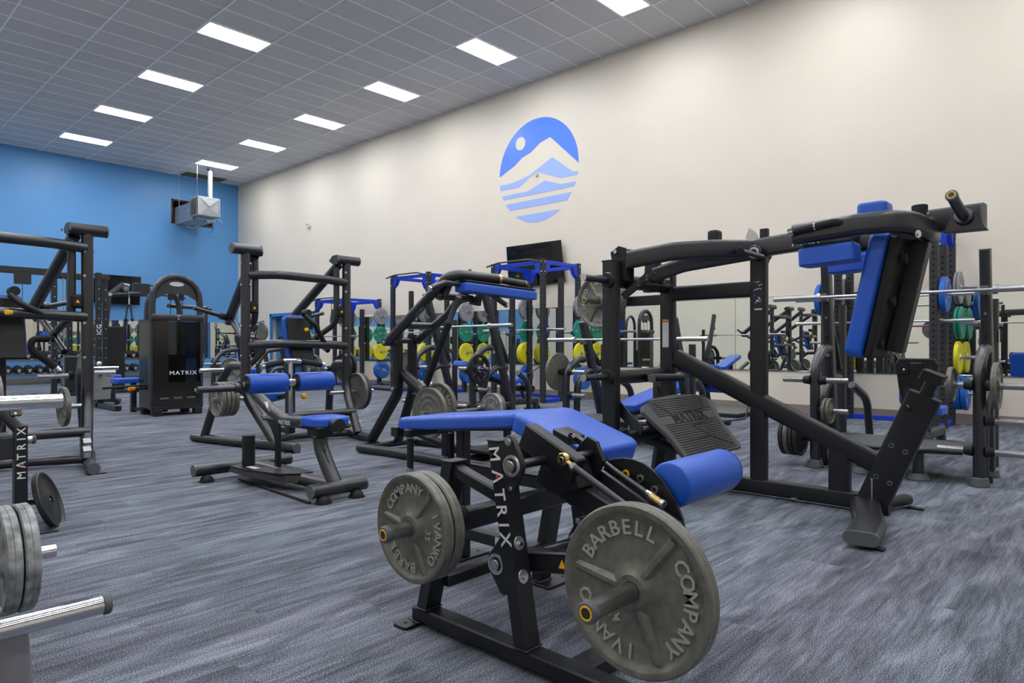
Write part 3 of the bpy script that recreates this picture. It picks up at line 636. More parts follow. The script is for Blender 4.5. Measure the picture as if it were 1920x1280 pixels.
# ------------------------------------------------------------------ 2: two plate-loaded pulldown towers, the left one a taller model
def tower(cx, y, bars, zt, zj, zp, outer, label):
    hw = .63
    T = thing('pulldown_machine', (cx, y, 0), label, 'gym machine')
    P = lambda sg, dx, Y, z: V(cx+sg*(hw+dx), Y, z)
    for sg in (-1, 1):
        b = MB(); b.tube([P(sg, 0, y, zt-.04), P(sg, 0, y, .55), P(sg, -.12, y-.42, .07)], .05, TUBE, .35, 20, 8)
        for z in (1.97, 1.74, 1.30, .98): b.bolt(P(sg, .05, y, z), (sg, 0, 0), .010); b.bolt(P(sg, -.032, y-.040, z), (-sg*.6, -.8, 0), .010)
        b.build('post', T)
        b = MB(); b.tube([P(sg, .20, y+.85, .05), P(sg, .06, y+.15, .05), P(sg, -.12, y-.50, .05), P(sg, -.16, y-.78, .05)], .047, TUBE, .4, 18, 6, capm=CAPG); b.build('base_tube', T)
        b = MB(); b.prism([P(sg, -.20, y-.78, 0), P(sg, -.20, y-.70, 0), P(sg, -.06, y-.70, 0), P(sg, -.06, y-.78, 0)], (0, 0, .008), BLACK); b.build('floor_tab', T)
        b = MB(); b.tube([P(sg, .16, y+.66, .07), P(sg, .06, y+.44, .72), P(sg, .03, y+.28, .87), P(sg, 0, y+.02, .87)], .047, TUBE, .2, 18, 8); b.build('rear_strut', T)
        b = MB(); b.cyl(P(sg, -.16, y-.01, zt), P(sg, .15, y-.01, zt), .056, TUBE, 28, bev=.004); b.cyl(P(sg, .15, y-.01, zt), P(sg, .165, y-.01, zt), .058, CAPG, 28, bev=.004)
        b.prism([P(sg, -.165, y-.075, zt-.02), P(sg, -.165, y-.05, zt+.05), P(sg, -.165, y+.05, zt+.05), P(sg, -.165, y+.10, zt+.01), P(sg, -.165, y+.10, zt-.03), P(sg, -.165, y+.03, zt-.06), P(sg, -.165, y-.05, zt-.06)], (sg*.02, 0, 0), TUBE, .003)
        b.bolt(P(sg, -.185, y+.07, zt-.01), (-sg, 0, 0), .014, CHROME); b.build('axle_housing', T)
        J = P(sg, -.23, y+.87, zj)
        b = MB(); b.tube([P(sg, -.10, y+.02, zt-.06), J+V(0, .01, .02)], .054, TUBE, seg=20); b.cyl(J+V(0, .02, -.07), J+V(0, -.01, .05), .055, TUBE, 20, bev=.004)
        L1 = P(sg, -.14, y+.18, 1.03); b.tube([J, L1], .033, TUBE, seg=16); b.cyl(L1, L1+(L1-J).normalized()*.004, .024, DARK, 14)
        mid = J.lerp(L1, .62); b.tube([P(sg, -.12, y+.03, zt-.10), P(sg, -.12, y+.03, 1.36), mid], .036, TUBE, .16, 16, 8); b.build('lever_arm', T)
        b = MB(); dirh = V(sg*.97, -.05, .24).normalized(); sleeve(b, J+dirh*.06, J+dirh*.46, TUBE, .024, cr=.04, cap=False); b.cyl(J+dirh*.08, J+dirh*.13, .042, TUBE, 20, bev=.004); b.build('weight_sleeve', T)
        b = MB(); h0 = J.lerp(L1, .72); b.tube([h0, h0+V(-sg*.20, -.04, .0), h0+V(-sg*.21, -.05, -.10), h0+V(-sg*.02, -.08, -.27)], .031, HANDG, .08, 16, 6)
        b.cyl(h0+V(-sg*.02, -.08, -.27), h0+V(sg*.008, -.085, -.305), .033, CHROME, 14); b.cyl(h0+V(-sg*.05, -.01, 0), h0+V(-sg*.062, -.012, 0), .034, CHROME, 14); b.build('handle', T)
        b = MB(); b.box(P(sg, -.085, y+.01, 1.50), (.11, .08, .13), RUB, bev=.02); c = P(sg, -.085, y-.031, 1.50); b.prism([c+V(.018, 0, -.015), c+V(-.018, 0, -.015), c+V(0, 0, .016)], (0, -.001, 0), YELL); b.build('stop_block', T)
    for z in bars: b = MB(); b.tube([V(cx-hw+.02, y-.01, z), V(cx-.3, y-.09, z+.02), V(cx+.3, y-.09, z+.01), V(cx+hw-.02, y-.01, z)], .048, TUBE, .5, 20, 8); b.build('cross_tube', T)
    b = MB(); b.tube([V(cx-hw+.05, y-.24, .31), V(cx, y-.16, .31), V(cx+hw-.05, y-.24, .31)], .043, TUBE, .3, 16, 6); b.build('cross_tube', T)
    b = MB(); b.tube([V(cx-hw+.08, y-.2, .06), V(cx, y+.02, .06), V(cx+hw-.08, y-.2, .06)], .04, TUBE, .3, 16, 6); b.bar((cx, y+.2, .03), (cx, y+.2, .92+zp), .08, .10, BLACK, up=(0, 1, 0)); b.bar((cx, y+.2, .10), (cx, y+.85, .10), .06, .06, BLACK)
    b.bar((cx, y+.2, .52), (cx, y+.75, .42), .06, .06, BLACK); b.build('seat_column', T)
    b = MB(); rt = rotx(-.27); b.box(V(cx, y-.03, 1.14+zp), (.28, .03, .56), RUB, rt, .012); b.build('pad_shell', T)
    b = MB(); rt = rotx(-.27) @ rotx(-PI/2); b.pad(V(cx, y+.045, 1.15+zp), (.31, .58, .085), BLUEV, rt, .025, .06); b.build('chest_pad', T)
    b = MB(); b.pad(V(cx, y+.62, .49), (.36, .36, .08), BLUEV, None, .02, .08); b.build('seat', T)
    b = MB(); b.tube([V(cx+.02, y-.10, 1.43+zp), V(cx+.10, y-.16, 1.34+zp), V(cx+.28, y-.10, max(1.10, bars[1]))], .028, BLACK, .06, 14); b.cyl(V(cx+.05, y-.12, 1.46+zp), V(cx+.05, y-.02, 1.46+zp), .042, RUB, 18); b.cyl(V(cx+.02, y-.14, 1.27+zp), V(cx-.02, y-.19, 1.27+zp), .022, YELL, 14, bev=.005); b.build('adjuster', T)
    b = MB(); b.sphere(V(cx+.12, y+.1, .50), .035, YELL, 12); b.sphere(V(cx-.32, y+.1, .41), .022, ORANGE, 10); b.build('knob', T)
    # storage horns
    for sg in (-1, 1):
        if sg < 0 or outer: b = MB(); sleeve(b, P(sg, .0, y-.02, .53), P(sg, .38, y-.02, .53), STEEL, .024, cap=False); b.build('storage_horn', T)
        if sg > 0: b = MB(); sleeve(b, P(sg, .0, y-.02, .53), P(sg, -.25, y-.02, .53), STEEL, .024, cap=False); b.build('storage_horn', T)
        b = MB(); b.cyl(P(sg, .0, y+.35, .82), P(sg, .34, y+.35, .82), .024, STEEL, 16); b.build('storage_horn', T)
    b = MB(); sleeve(b, P(1, -.05, y+.3, .80), P(1, -.34, y+.3, .80), STEEL, .024, cap=False); b.build('storage_horn', T)
    return T, P
T2, P2 = tower(3.99, 7.0, (1.85, 1.09), 2.12, 1.41, 0.0, True, 'tall black plate-loaded pulldown machine with a blue chest pad, left of centre')
T3, P3 = tower(1.295, 7.2, (2.0, 1.355), 2.17, 1.46, .10, False, 'tall black plate-loaded pulldown machine cut off by the left edge')
for c_ in ((1.832, 6.856, .240), (1.8165, 6.799, .176)):
    b = MB(); b.box(c_, (.062, .005, .052), STICK, rotx(-.72), .001); b.build('sticker', T3, 'white printed sticker')
yy = 7.0
plates(['iron35']*4, P2(-1, .33, yy-.02, .53), (-1, 0, 0), 'on the left horn of the centre-left pulldown machine')
plates(['dark45', 'iron45'], P2(1, .20, yy-.02, .53), (1, 0, 0), 'on the low right horn of the centre-left pulldown machine')
plates(['rubber', 'dark35'], P2(1, .26, yy+.35, .82), (1, 0, 0), 'on the high right horn of the centre-left pulldown machine')
plates(['iron35', 'iron25'], P2(1, -.28, yy+.3, .80), (-1, 0, 0), 'on the inner horn of the centre-left pulldown machine')
plates(['plain45'], (2.02, 7.55, .82), (1, 0, 0), 'high on the pulldown machine at the left edge')
plates(['iron35'], (1.71, 7.18, .53), (-1, 0, 0), 'low on the pulldown machine at the left edge')

# ------------------------------------------------------------------ 3: low seated bench with twin blue rollers
def roller_bench():
    X = 2.655; T = thing('roller_bench', (2.65, 4.8, 0), 'low black bench with a small blue seat and twin blue rollers, centre left', 'gym machine')
    b = MB(); b.tube([(2.44, 4.13, .085), (2.875, 4.13, .085)], .048, TUBE, seg=24, capm=CAPG); b.build('front_foot', T)
    b = MB(); b.tube([(2.205, 5.48, .09), (3.03, 5.48, .09)], .048, TUBE, seg=24, capm=CAPG); b.build('rear_foot', T)
    for p in ((2.52, 4.10), (2.79, 4.10), (2.29, 5.44), (2.95, 5.44)):
        b = MB(); b.sphere((p[0], p[1], .005), .052, RUB, 20, z=1.0, half=True); b.cyl((p[0], p[1], 0), (p[0], p[1], .008), .06, RUB, 24); b.build('rubber_foot', T)
    b = MB(); b.tube([(2.62, 5.46, .10), (2.62, 5.1, .10), (2.655, 4.75, .075), (2.655, 4.15, .09)], .047, TUBE, .2, 20, 6); b.build('base_tube', T)
    b = MB(); b.tube([(2.655, 4.16, .10), (2.655, 4.26, .22), (2.655, 4.35, .34), (2.655, 4.37, .46)], .052, TUBE, .2, 20, 6); b.build('seat_column', T)
    b = MB(); b.box((2.655, 4.36, .47), (.13, .16, .10), BLACK, bev=.01); b.bolt((2.59, 4.36, .50), (-1, 0, 0), .014, CHROME); b.bolt((2.59, 4.33, .44), (-1, 0, 0), .014, CHROME); b.build('seat_bracket', T)
    b = MB(); pts = [at(636, 798, X=X-.02), at(585, 793, X=X), at(535, 788, X=X), at(508, 768, X=X), at(480, 738, X=X), at(470, 722, X=X)]
    b.tube(pts, .047, TUBE, .14, 22, 8, capm=RUB)
    m0 = at(520, 790.5, X=X-.046); m1 = at(547, 794, X=X-.046); b.text('MATRIX', (m0+m1)/2+V(-.002, 0, .0), (m1-m0), (0, 0, 1), .05, WHITE, .001)
    q = at(501, 766, X=X-.035); b.box(q+V(0, 0, .028), (.03, .07, .004), STICK, rotx(.8), .001); b.box(q+V(0, -.05, -.008), (.03, .03, .004), ORANGE, rotx(.8), .001); b.build('main_beam', T)
    b = MB(); s = at(609, 771, X=X); b.pad(V(2.655, s.y, .545), (.30, .30, .065), BLUEV, None, .02, .10); b.box((2.655, s.y, .505), (.28, .28, .028), RUB, bev=.012); b.build('seat', T)
    yr = 4.78
    for x0 in (2.30, 2.70):
        b = MB(); b.lathe((x0, yr, .805), (1, 0, 0), [(0, .045), (0, .066), (.005, .072), (.012, .074), (.298, .074), (.305, .072), (.31, .066), (.31, .045)], BLUEV, 36); b.lathe((x0-.003, yr, .805), (1, 0, 0), [(0, .02), (0, .060), (.012, .064)], RUB, 30); b.lathe((x0+.313, yr, .805), (-1, 0, 0), [(0, .02), (0, .060), (.012, .064)], RUB, 30)
        b.build('roller_pad', T)
    b = MB(); b.cyl((2.28, yr, .805), (3.03, yr, .805), .021, CHROME, 20); b.cyl((2.61, yr, .805), (2.70, yr, .805), .032, CHROME, 20, bev=.004); b.cyl((2.655, yr, .50), (2.655, yr, .97), .017, CHROME, 20); b.build('roller_axle', T)
    b = MB(); z = .965; yh = 4.76; b.tube([(2.44, yh+.02, z-.03), (2.60, yh+.02, z+.005), (2.70, yh+.02, z+.005), (2.92, yh+.02, z-.03)], .017, CHROME, .1, 16, 6)
    for a, c in (((2.44, yh+.02, z-.03), (2.59, yh+.02, z)), ((2.92, yh+.02, z-.03), (2.74, yh+.02, z))):
        a, c = V(a), V(c); b.cyl(a, c, .022, HANDG, 18); b.cyl(a, a-(c-a).normalized()*.03, .024, CHROME, 18, bev=.003)
    b.build('hand_grip', T)
    b = MB(); sleeve(b, (2.27, 4.84, .775), (1.96, 4.84, .775), TUBE, .024, cap=False, cr=.036, cm=TUBE); b.cyl((1.957, 4.84, .775), (1.96, 4.84, .775), .014, STEEL, 14); b.build('weight_horn', T)
    b = MB(); b.cyl((2.53, 5.22, .12), (2.53, 5.22, .37), .05, BLACK, 26, bev=.004); b.build('stub_post', T)
    b = MB(); b.prism([(2.42, 5.32, .115), (2.42, 5.05, .115), (2.52, 4.70, .115), (2.63, 4.60, .115), (2.74, 4.60, .115), (2.74, 5.32, .115)], (0, 0, .012), BLACK, .002); b.prism([(2.42, 5.30, .115), (2.42, 5.02, .115), (2.55, 4.66, .115), (2.62, 4.58, .115), (2.60, 4.58, .06), (2.53, 4.66, .06), (2.40, 5.02, .085), (2.40, 5.30, .085)], (.008, 0, .0), BLACK); b.box((2.50, 5.08, .129), (.05, .14, .002), STICK, bev=.0005); b.build('foot_plate', T)
    b = MB(); b.bar((2.655, 4.98, .10), (2.655, 4.98, .50), .03, .06, BLACK, up=(0, 1, 0)); b.prism([(2.645, 4.98, .50), (2.645, 5.14, .50), (2.645, 5.04, .38), (2.645, 4.98, .26)], (.02, 0, 0), BLACK); b.build('support_bar', T)
    b = MB(); b.cyl((2.49, 5.30, .012), (2.44, 4.14, .012), .009, RUB, 12); b.build('floor_rod', T)
roller_bench()

# ------------------------------------------------------------------ 4: calf machine with the long blue shoulder pad
def calf_machine():
    T = thing('shoulder_pad_machine', (4.35, 5.0, 0), 'black lever machine with a long blue shoulder pad on top, centre', 'gym machine')
    for x in (4.03, 4.75):
        b = MB(); b.tube([(x-.06, 5.78, .05), (x, 5.3, .05), (x, 4.3, .05), (x+.05, 3.95, .05)], .045, TUBE, .4, 18, 6, capm=CAPG); b.build('base_tube', T)
    b = MB(); b.rbeam([at(745, 626, X=4.15), V(4.15, 5.38, .62), V(4.10, 5.78, .09)], .075, .10, BLACK, .2, up=(1, 0, 0)); b.box((4.10, 5.78, .095), (.16, .14, .01), BLACK)
    b.sphere((4.10, 5.37, .66), .03, RUB, 14); b.cyl((4.11, 5.37, .66), (4.06, 5.37, .66), .02, STEEL, 14, bev=.003); b.build('post', T)
    b = MB(); b.rbeam([(4.33, 5.38, 1.20), (4.33, 5.38, .62), (4.40, 5.70, .09)], .07, .09, BLACK, .2, up=(1, 0, 0)); b.tube([(4.15, 5.38, 1.14), (4.33, 5.38, 1.14)], .03, TUBE); b.build('post', T)
    for yy in (5.75, 4.4): b = MB(); b.tube([(4.03, yy, .06), (4.75, yy, .06)], .04, TUBE, seg=16); b.build('cross_tube', T)
    Yt = 4.45; b = MB(); p = [at(727, 641, X=4.03), at(800, 563, X=4.02), at(838, 521, X=4.02)]
    b.tube([p[0], V(4.02, Yt+.05, 1.70), V(4.10, Yt, 1.725), V(4.62, Yt, 1.725)], .047, TUBE, .14, 22, 8); b.tube([(4.62, Yt, 1.72), (5.02, Yt, 1.70)], .036, TUBE, seg=18, capm=CAPG)
    b.cyl(p[0]+V(-.05, 0, 0), p[0]+V(.08, 0, 0), .04, TUBE, 20, bev=.004); b.bolt(p[0]+V(-.05, 0, .0), (-1, 0, 0), .014)
    for x in (4.25, 4.60, 4.9): b.cyl((x, Yt, 1.76), (x, Yt, 1.785), .014, CAPG, 12)
    b.cyl((4.60, Yt, 1.722), (4.635, Yt, 1.722), .05, BRASS, 20); b.cyl((4.99, Yt, 1.70), (5.0, Yt, 1.70), .038, BRASS, 18)
    for i, ch in enumerate('MATRIX'): pass
    q = at(781, 590, X=3.972); q2 = at(800, 569, X=3.972); b.text('MATRIX', q.lerp(q2, .3), (q2-q), (0, .5, .86), .042, mat('dim grey print', (.05, .05, .055), .5), .001); b.build('lever_arm', T)
    b = MB(); f0 = V(4.36, 5.33, 1.14); f1 = V(4.345, Yt+.02, 1.60); b.tube([f0, f0.lerp(f1, .55), f1+V(0, .12, .02), f1+V(.1, 0, 0)], .042, TUBE, .1, 18); b.tube([(4.03, 5.08, 1.28), (4.36, 5.08, 1.28)], .034, TUBE, seg=16); b.build('lever_arm', T)
    b = MB(); rt = roty(.03); b.box(V(4.60, Yt-.02, 1.655), (.95, .14, .018), RUB, rt, .006); b.build('pad_shell', T)
    b = MB(); b.pad(V(4.60, Yt-.02, 1.60), (.98, .17, .085), BLUEV, rt, .02, .03); b.build('shoulder_pad', T)
    b = MB(); b.prism([(4.05, Yt+.02, 1.66), (4.05, Yt+.12, 1.52), (4.05, Yt+.20, 1.50), (4.05, Yt+.22, 1.56), (4.05, Yt+.12, 1.68)], (.03, 0, 0), TUBE, .003); b.cyl((4.02, Yt+.19, 1.54), (4.40, Yt+.12, 1.53), .034, TUBE, 20, bev=.004); b.bolt((4.04, Yt+.17, 1.545), (-1, 0, 0), .02, CHROME); b.prism([(4.38, Yt, 1.60), (4.38, Yt+.16, 1.48), (4.38, Yt+.04, 1.46)], (.05, 0, 0), TUBE); b.build('bracket', T)
    b = MB(); b.tube([(3.80, Yt+.02, 1.585), (3.95, Yt, 1.645), (4.15, Yt, 1.64)], .025, TUBE, .08, 16); b.cyl((3.80, Yt+.02, 1.585), (3.783, Yt+.022, 1.578), .026, CHROME, 16); b.build('handle', T)
    b = MB(); b.tube([(4.42, Yt, 1.60), (4.52, Yt-.03, 1.56), (4.66, Yt-.06, 1.48)], .025, TUBE, .08, 16); b.cyl((4.66, Yt-.06, 1.48), (4.68, Yt-.065, 1.468), .026, CHROME, 16); b.build('handle', T)
    a, c = at(798, 722, X=4.2), at(860, 556, X=4.2); b = MB(); b.tube([a, a.lerp(c, .72)], .036, BLACK, seg=18); b.tube([a.lerp(c, .70), c], .027, CAPG, seg=18); b.cyl(a+V(-.06, 0, 0), a+V(.06, 0, 0), .035, STEEL, 18, bev=.003); b.build('gas_strut', T)
    b = MB(); b.tube([(4.2, 5.40, .83), (4.2, 5.02, .62), (4.15, 4.55, .45)], .052, BLACK, .2, 18); b.tube([(4.15, 4.55, .47), (4.7, 4.55, .47)], .035, TUBE); b.tube([(4.2, 5.2, .25), (4.2, 4.5, .12)], .04, BLACK); b.bar((4.1, 4.6, .03), (4.1, 4.6, .45), .07, .07, BLACK, up=(0, 1, 0)); b.build('foot_lever', T)
    b = MB(); sleeve(b, (4.08, 4.6, .49), (3.80, 4.6, .49), STEEL, .024, cap=False); b.build('weight_sleeve', T)
    b = MB(); sleeve(b, (4.30, 4.75, .52), (4.02, 4.75, .52), STEEL, .024, cap=False); b.tube([(4.30, 4.75, .52), (4.33, 5.36, .6)], .03, TUBE); b.build('weight_sleeve', T)
    b = MB(); sleeve(b, (4.75, 4.45, .50), (4.45, 4.45, .50), STEEL, .024, cap=False); b.bar((4.75, 4.45, .04), (4.75, 4.45, .54), .06, .06, BLACK, up=(0, 1, 0)); b.build('weight_sleeve', T)
    b = MB(); b.box((4.45, 4.3, .14), (.5, .35, .03), RUB, bev=.006); b.box((4.45, 4.3, .08), (.08, .2, .1), BLACK); b.build('foot_block', T)
    plates(['plain45', 'iron25'], (3.88, 4.6, .49), (-1, 0, 0), 'on the front sleeve of the shoulder pad machine')
    plates(['iron45'], (4.12, 4.75, .52), (-1, 0, 0), 'on the middle sleeve of the shoulder pad machine', roll=2.0)
    plates(['plain25', 'iron25'], (4.52, 4.45, .50), (-1, 0, 0), 'on the far sleeve of the shoulder pad machine')
calf_machine()

# ------------------------------------------------------------------ 5: squat machine on the right
def squat_machine():
    T = thing('squat_machine', (4.6, 2.0, 0), 'large black plate-loaded squat machine with blue back pad and grey footplate', 'gym machine')
    X = 4.80
    def post(x, y, z1, z0=0.1, cap=True):
        b = MB(); b.rbeam([(x, y, z0), (x, y, z1)], .08, .115, BLACK, up=(0, 1, 0), cr=.22); 
        if cap: b.box((x, y, z1), (.084, .119, .012), RUB, bev=.004)
        return b
    b = post(4.0, 2.73, 1.69, .0)
    for z in (1.60, 1.50): b.tube([(3.955, 2.73+.03, z-.004*(1 if z > 1.55 else -1)), (3.955, 2.73, z+.006*(1 if z > 1.55 else -1)), (3.955, 2.73-.03, z-.004*(1 if z > 1.55 else -1))], .002, STEEL, .02, 6)
    b.build('post', T)
    p2_ = post(X, 2.73, 1.69, .02).build('post', T)
    b = post(X, 1.99, 1.79, .1); q = V(X-.0405, 1.98, 1.52)
    for dz in (0, -.10):
        for k in range(5): b.box(q+V(0, random.uniform(-.02, .02), dz+random.uniform(-.03, .03)), (.001, random.uniform(.01, .04), .004), WHITE, rotx(random.uniform(-1, 1)), .0003)
        b.box(q+V(0, .028, dz+.03), (.001, .008, .02), BLUEP, bev=.0003)
    b.box(q+V(0, 0, -.17), (.001, .055, .010), STICK, bev=.0003); b.build('post', T)
    b = MB(); b.rbeam([(X, 2.80, .07), (X, 1.14, .07)], .085, .105, BLACK, up=(0, 0, 1), cr=.15); b.box((X-.06, 1.72, .03), (.05, .04, .012), STEEL, bev=.003); b.build('base_beam', T)
    b = MB(); b.tube([(4.0, 2.73, 1.555), (X, 2.73, 1.555)], .05, BLACK, seg=22); b.build('cross_beam', T); b = MB(); b.rbeam([(X, 2.70, 1.50), (X, 1.99, 1.50)], .07, .115, BLACK, up=(0, 0, 1), cr=.3); b.build('cross_beam', T); b = MB(); b.tube([(4.0, 2.73, .86), (X, 2.73, .86)], .052, BLACK, seg=22); b.build('cross_beam', T)
    b = MB(); b.rbeam([at(1268, 670, X=X), at(1640, 866, X=X)], .08, .135, BLACK, up=(0, 0, 1), cr=.3); b.build('diagonal_brace', T)
    b = MB(); b.rbeam([(X, 1.44, .10), (X, 1.44, .41)], .08, .13, BLACK, up=(0, 1, 0), cr=.15); b.build('short_post', T)
    b = MB(); q = V(X-.042, 2.73, 1.22); b.box(q+V(0, .0, -.045), (.001, .055, .20), STICK, bev=.0003); b.box(q+V(0, 0, .068), (.0012, .055, .016), ORANGE, bev=.0003); b.build('warning_label', p2_, 'orange and white warning label')
    # inclined front column
    a, c = at(1632, 950, X=X), at(1722, 768, X=X); d = (c-a).normalized(); b = MB(); b.rbeam([a, c], .09, .185, BLACK, up=(0, d.z, -d.y), cr=.16)
    for k, s in ((.30, .5), (.30, -.35), (.62, .5), (.62, -.35)):
        p = a.lerp(c, k)+V(-.046, 0, 0)+V(0, d.z, -d.y)*(.05*s*2-.01); b.lathe(p, (-1, 0, 0), [(-.002, .017), (.004, .016), (.004, .010), (.001, .009)], CAPG, 16)
    b.prism([V(X-.03, a.y+.10, .0), V(X-.03, a.y-.11, .0), V(X-.03, a.y-.11, .22), V(X-.03, a.y-.05, .30)], (.06, 0, 0), BLACK, .002); b.bar((X-.047, a.y-.02, .06), (X-.047, a.y-.02, .23), .004, .012, STEEL, up=(0, 1, 0)); b.build('front_column', T)
    e = c+d*.0; b = MB(); b.rbeam([c-d*.02, c+d*.10], .105, .185, RUB, up=(0, d.z, -d.y), cr=.2); b.rbeam([c+d*.08, c+d*.20], .05, .075, BLACK, up=(0, d.z, -d.y), cr=.3); b.rbeam([c+d*.195+V(-.04, 0, 0), c+d*.255+V(-.04, 0, 0)], .17, .12, RUB, up=(0, d.z, -d.y), cr=.15); b.bolt(c+d*.02+V(-.055, .06, 0), (-1, 0, 0), .016, CHROME); b.build('stop_head', T)
    b = MB(); b.rbeam([(3.88, 1.06, .062), (4.20, 1.10, .064), (4.50, 1.20, .066), (4.78, 1.28, .066)], .175, .075, TUBE, .5, up=(0, 0, 1), cr=.45, capm=CAPG); b.rbeam([(4.76, 1.22, .06), (5.14, 1.12, .05)], .08, .07, BLACK, up=(0, 0, 1), cr=.45, capm=CAPG)
    for p in ((3.95, 1.01), (5.10, 1.06)): b.box((p[0], p[1], .008), (.05, .10, .012), RUB, bev=.004)
    b.build('front_foot', T)
    # lever beams
    b = MB(); b.rbeam([(4.10, 2.68, 1.70), (4.33, 2.44, 1.765), (4.55, 2.22, 1.785), (4.78, 2.0, 1.79)], .085, .13, TUBE, .6, up=(0, 0, 1), cr=.3); b.rbeam([(4.50, 2.70, 1.62), (4.62, 2.5, 1.70), (4.80, 2.02, 1.77)], .07, .11, TUBE, .3, up=(0, 0, 1), cr=.3)
    b.rbeam([(4.78, 2.02, 1.79), (4.62, 1.30, 1.81)], .085, .13, TUBE, up=(0, 0, 1), cr=.2); m0, m1 = at(1462, 459, X=4.72), at(1510, 453, X=4.655); b.text('MATRIX', m0.lerp(m1, .9)+V(-.018, 0, 0), m1-m0, (0, 0, 1), .075, STICK, .001)
    b.rbeam([(4.50, 1.05, 1.80), (4.45, .60, 1.80)], .085, .13, TUBE, up=(0, 0, 1), cr=.15, capm=CAPG); b.build('lever_beam', T)
    b = MB(); b.prism([(4.045, 2.64, 1.56), (4.045, 2.64, 1.78), (4.045, 2.70, 1.80), (4.045, 2.77, 1.76), (4.045, 2.73, 1.56)], (.012, 0, 0), RUB, .002); b.prism([(4.145, 2.64, 1.50), (4.145, 2.64, 1.78), (4.145, 2.70, 1.79), (4.145, 2.72, 1.50)], (.012, 0, 0), RUB, .002); b.cyl((4.03, 2.72, 1.76), (4.17, 2.72, 1.76), .014, STEEL, 14); b.box((4.10, 2.69, 1.60), (.10, .06, .10), RUB)
    b.build('latch_bracket', T); b = MB()
    b.prism([(4.50, 2.70, 1.50), (4.50, 2.66, 1.72), (4.50, 2.76, 1.72), (4.50, 2.78, 1.5)], (.08, 0, 0), BLACK, .002); b.cyl((4.6, 2.67, 1.60), (4.66, 2.66, 1.60), .03, STEEL, 16, bev=.004)
    b.build('latch_bracket', T); b = MB()
    b.bar(at(1168, 556, X=4.12), at(1226, 508, X=4.22), .04, .055, BLACK); 
    for k in range(4): b.bolt(at(1197+k//2*16, 528-k//2*11+k % 2*7, X=4.15), (-1, 0, 0), .008, CAPG)
    b.build('latch_bracket', T)
    b = MB(); b.cyl((4.68, 1.98, 1.75), (4.88, 1.98, 1.75), .055, TUBE, 26, bev=.005); b.lathe((4.675, 1.98, 1.75), (1, 0, 0), [(.004, .04), (0, .038), (0, .026), (.004, .022)], STEEL, 22)
    b.tube([at(1432, 482, X=4.66), at(1388, 470, X=4.60)], .018, TUBE, seg=14); b.cyl(at(1388, 470, X=4.62), at(1388, 470, X=4.56), .027, RUB, 18, bev=.004); b.build('pivot', T)
    # carriage: yoke, pads
    b = MB(); b.rbeam([(4.08, 1.48, 1.745), (4.08, 1.15, 1.765), (4.10, .90, 1.765), (4.32, .84, 1.74), (4.62, .86, 1.74), (4.72, 1.10, 1.765), (4.72, 1.48, 1.745)], .085, .12, TUBE, .16, up=(0, 0, 1), cr=.35)
    b.cyl((4.24, .86, 1.74), (4.24, .86, 1.86), .04, RUB, 20, bev=.004); b.bolt((4.235, .82, 1.80), (-.4, -1, 0), .012, CHROME); b.box((4.40, .95, 1.73), (.25, .16, .10), TUBE, bev=.01); b.bolt((4.15, .85, 1.69), (-.6, -1, 0), .016, CHROME); b.build('yoke', T)
    for x in (4.02, 4.78):
        b = MB(); b.tube([(x, 1.46, 1.755), (x, 1.24, 1.785), (x+(.04 if x < 4.4 else -.04), 1.20, 1.78)], .021, HANDG, .03, 16, 4); b.cyl((x, 1.46, 1.755), (x, 1.49, 1.751), .024, CHROME, 16); b.cyl((x, 1.345, 1.771), (x, 1.335, 1.772), .024, CHROME, 16); b.build('handle', T)
    for x in (4.14, 4.66):
        b = MB(); b.pad(V(x, 1.30, 1.615), (.17, .31, .11), BLUEV, rotx(-.05), .02, .03); b.box(V(x, 1.30, 1.675), (.12, .26, .02), RUB); b.build('shoulder_pad', T)
    b = MB(); b.pad(V(4.30, 1.10, 1.87), (.16, .16, .09), BLUEV, None, .02, .03); b.build('neck_pad', T)
    dv = V(0, -.15, .72).normalized(); rt = rot_dir(dv, (0, 1, 0)); b = MB(); b.pad(V(4.35, 1.115, 1.375), (.40, .72, .095), BLUEV, rt, .03, .05); b.build('back_pad', T)
    b = MB(); b.box(V(4.37, 1.045, 1.36), (.36, .70, .05), RUB, rt, .012); b.bar(V(4.46, 1.03, 1.05), V(4.46, .89, 1.70), .10, .09, BLACK, up=(0, 1, .2))
    for k in range(3): b.bolt(V(4.30, 1.075-.06*k, 1.10+.24*k), (-.2, -1, 0), .016, CHROME); b.cyl(V(4.30, 1.075-.06*k, 1.10+.24*k), V(4.30, 1.055-.06*k, 1.10+.24*k), .03, RUB, 18)
    b.build('back_frame', T)
    b = MB(); p = at(1808, 408, X=4.40); tip = at(1784, 366, X=4.12); sleeve(b, p, tip, TUBE, .027, cr=.045, cm=TUBE); b.prism([p+V(0, .10, -.07), p+V(0, -.10, -.07), p+V(0, -.05, .03), p+V(0, .05, .03)], (.10, 0, 0), TUBE, .003); b.build('weight_horn', T)
    # footplate
    Yt, Yl, zt, zl, xc = 2.43, 2.13, .70, .335, 4.40
    out = [(-.40, 1.0), (-.30, 1.06), (0, 1.09), (.30, 1.06), (.44, .97), (.50, .86), (.44, .62), (.42, .42), (.44, .05), (.42, .0), (-.38, 0), (-.40, .05), (-.42, .42), (-.47, .60), (-.53, .86), (-.50, .95)]
    f = lambda u, v: V(xc+u, Yl+(Yt-Yl)*v, zl+(zt-zl)*v); nrm = V(0, -(zt-zl), (Yt-Yl)).normalized()
    b = MB(); b.prism([f(u, v) for u, v in out], -nrm*.03, MATR, .006)
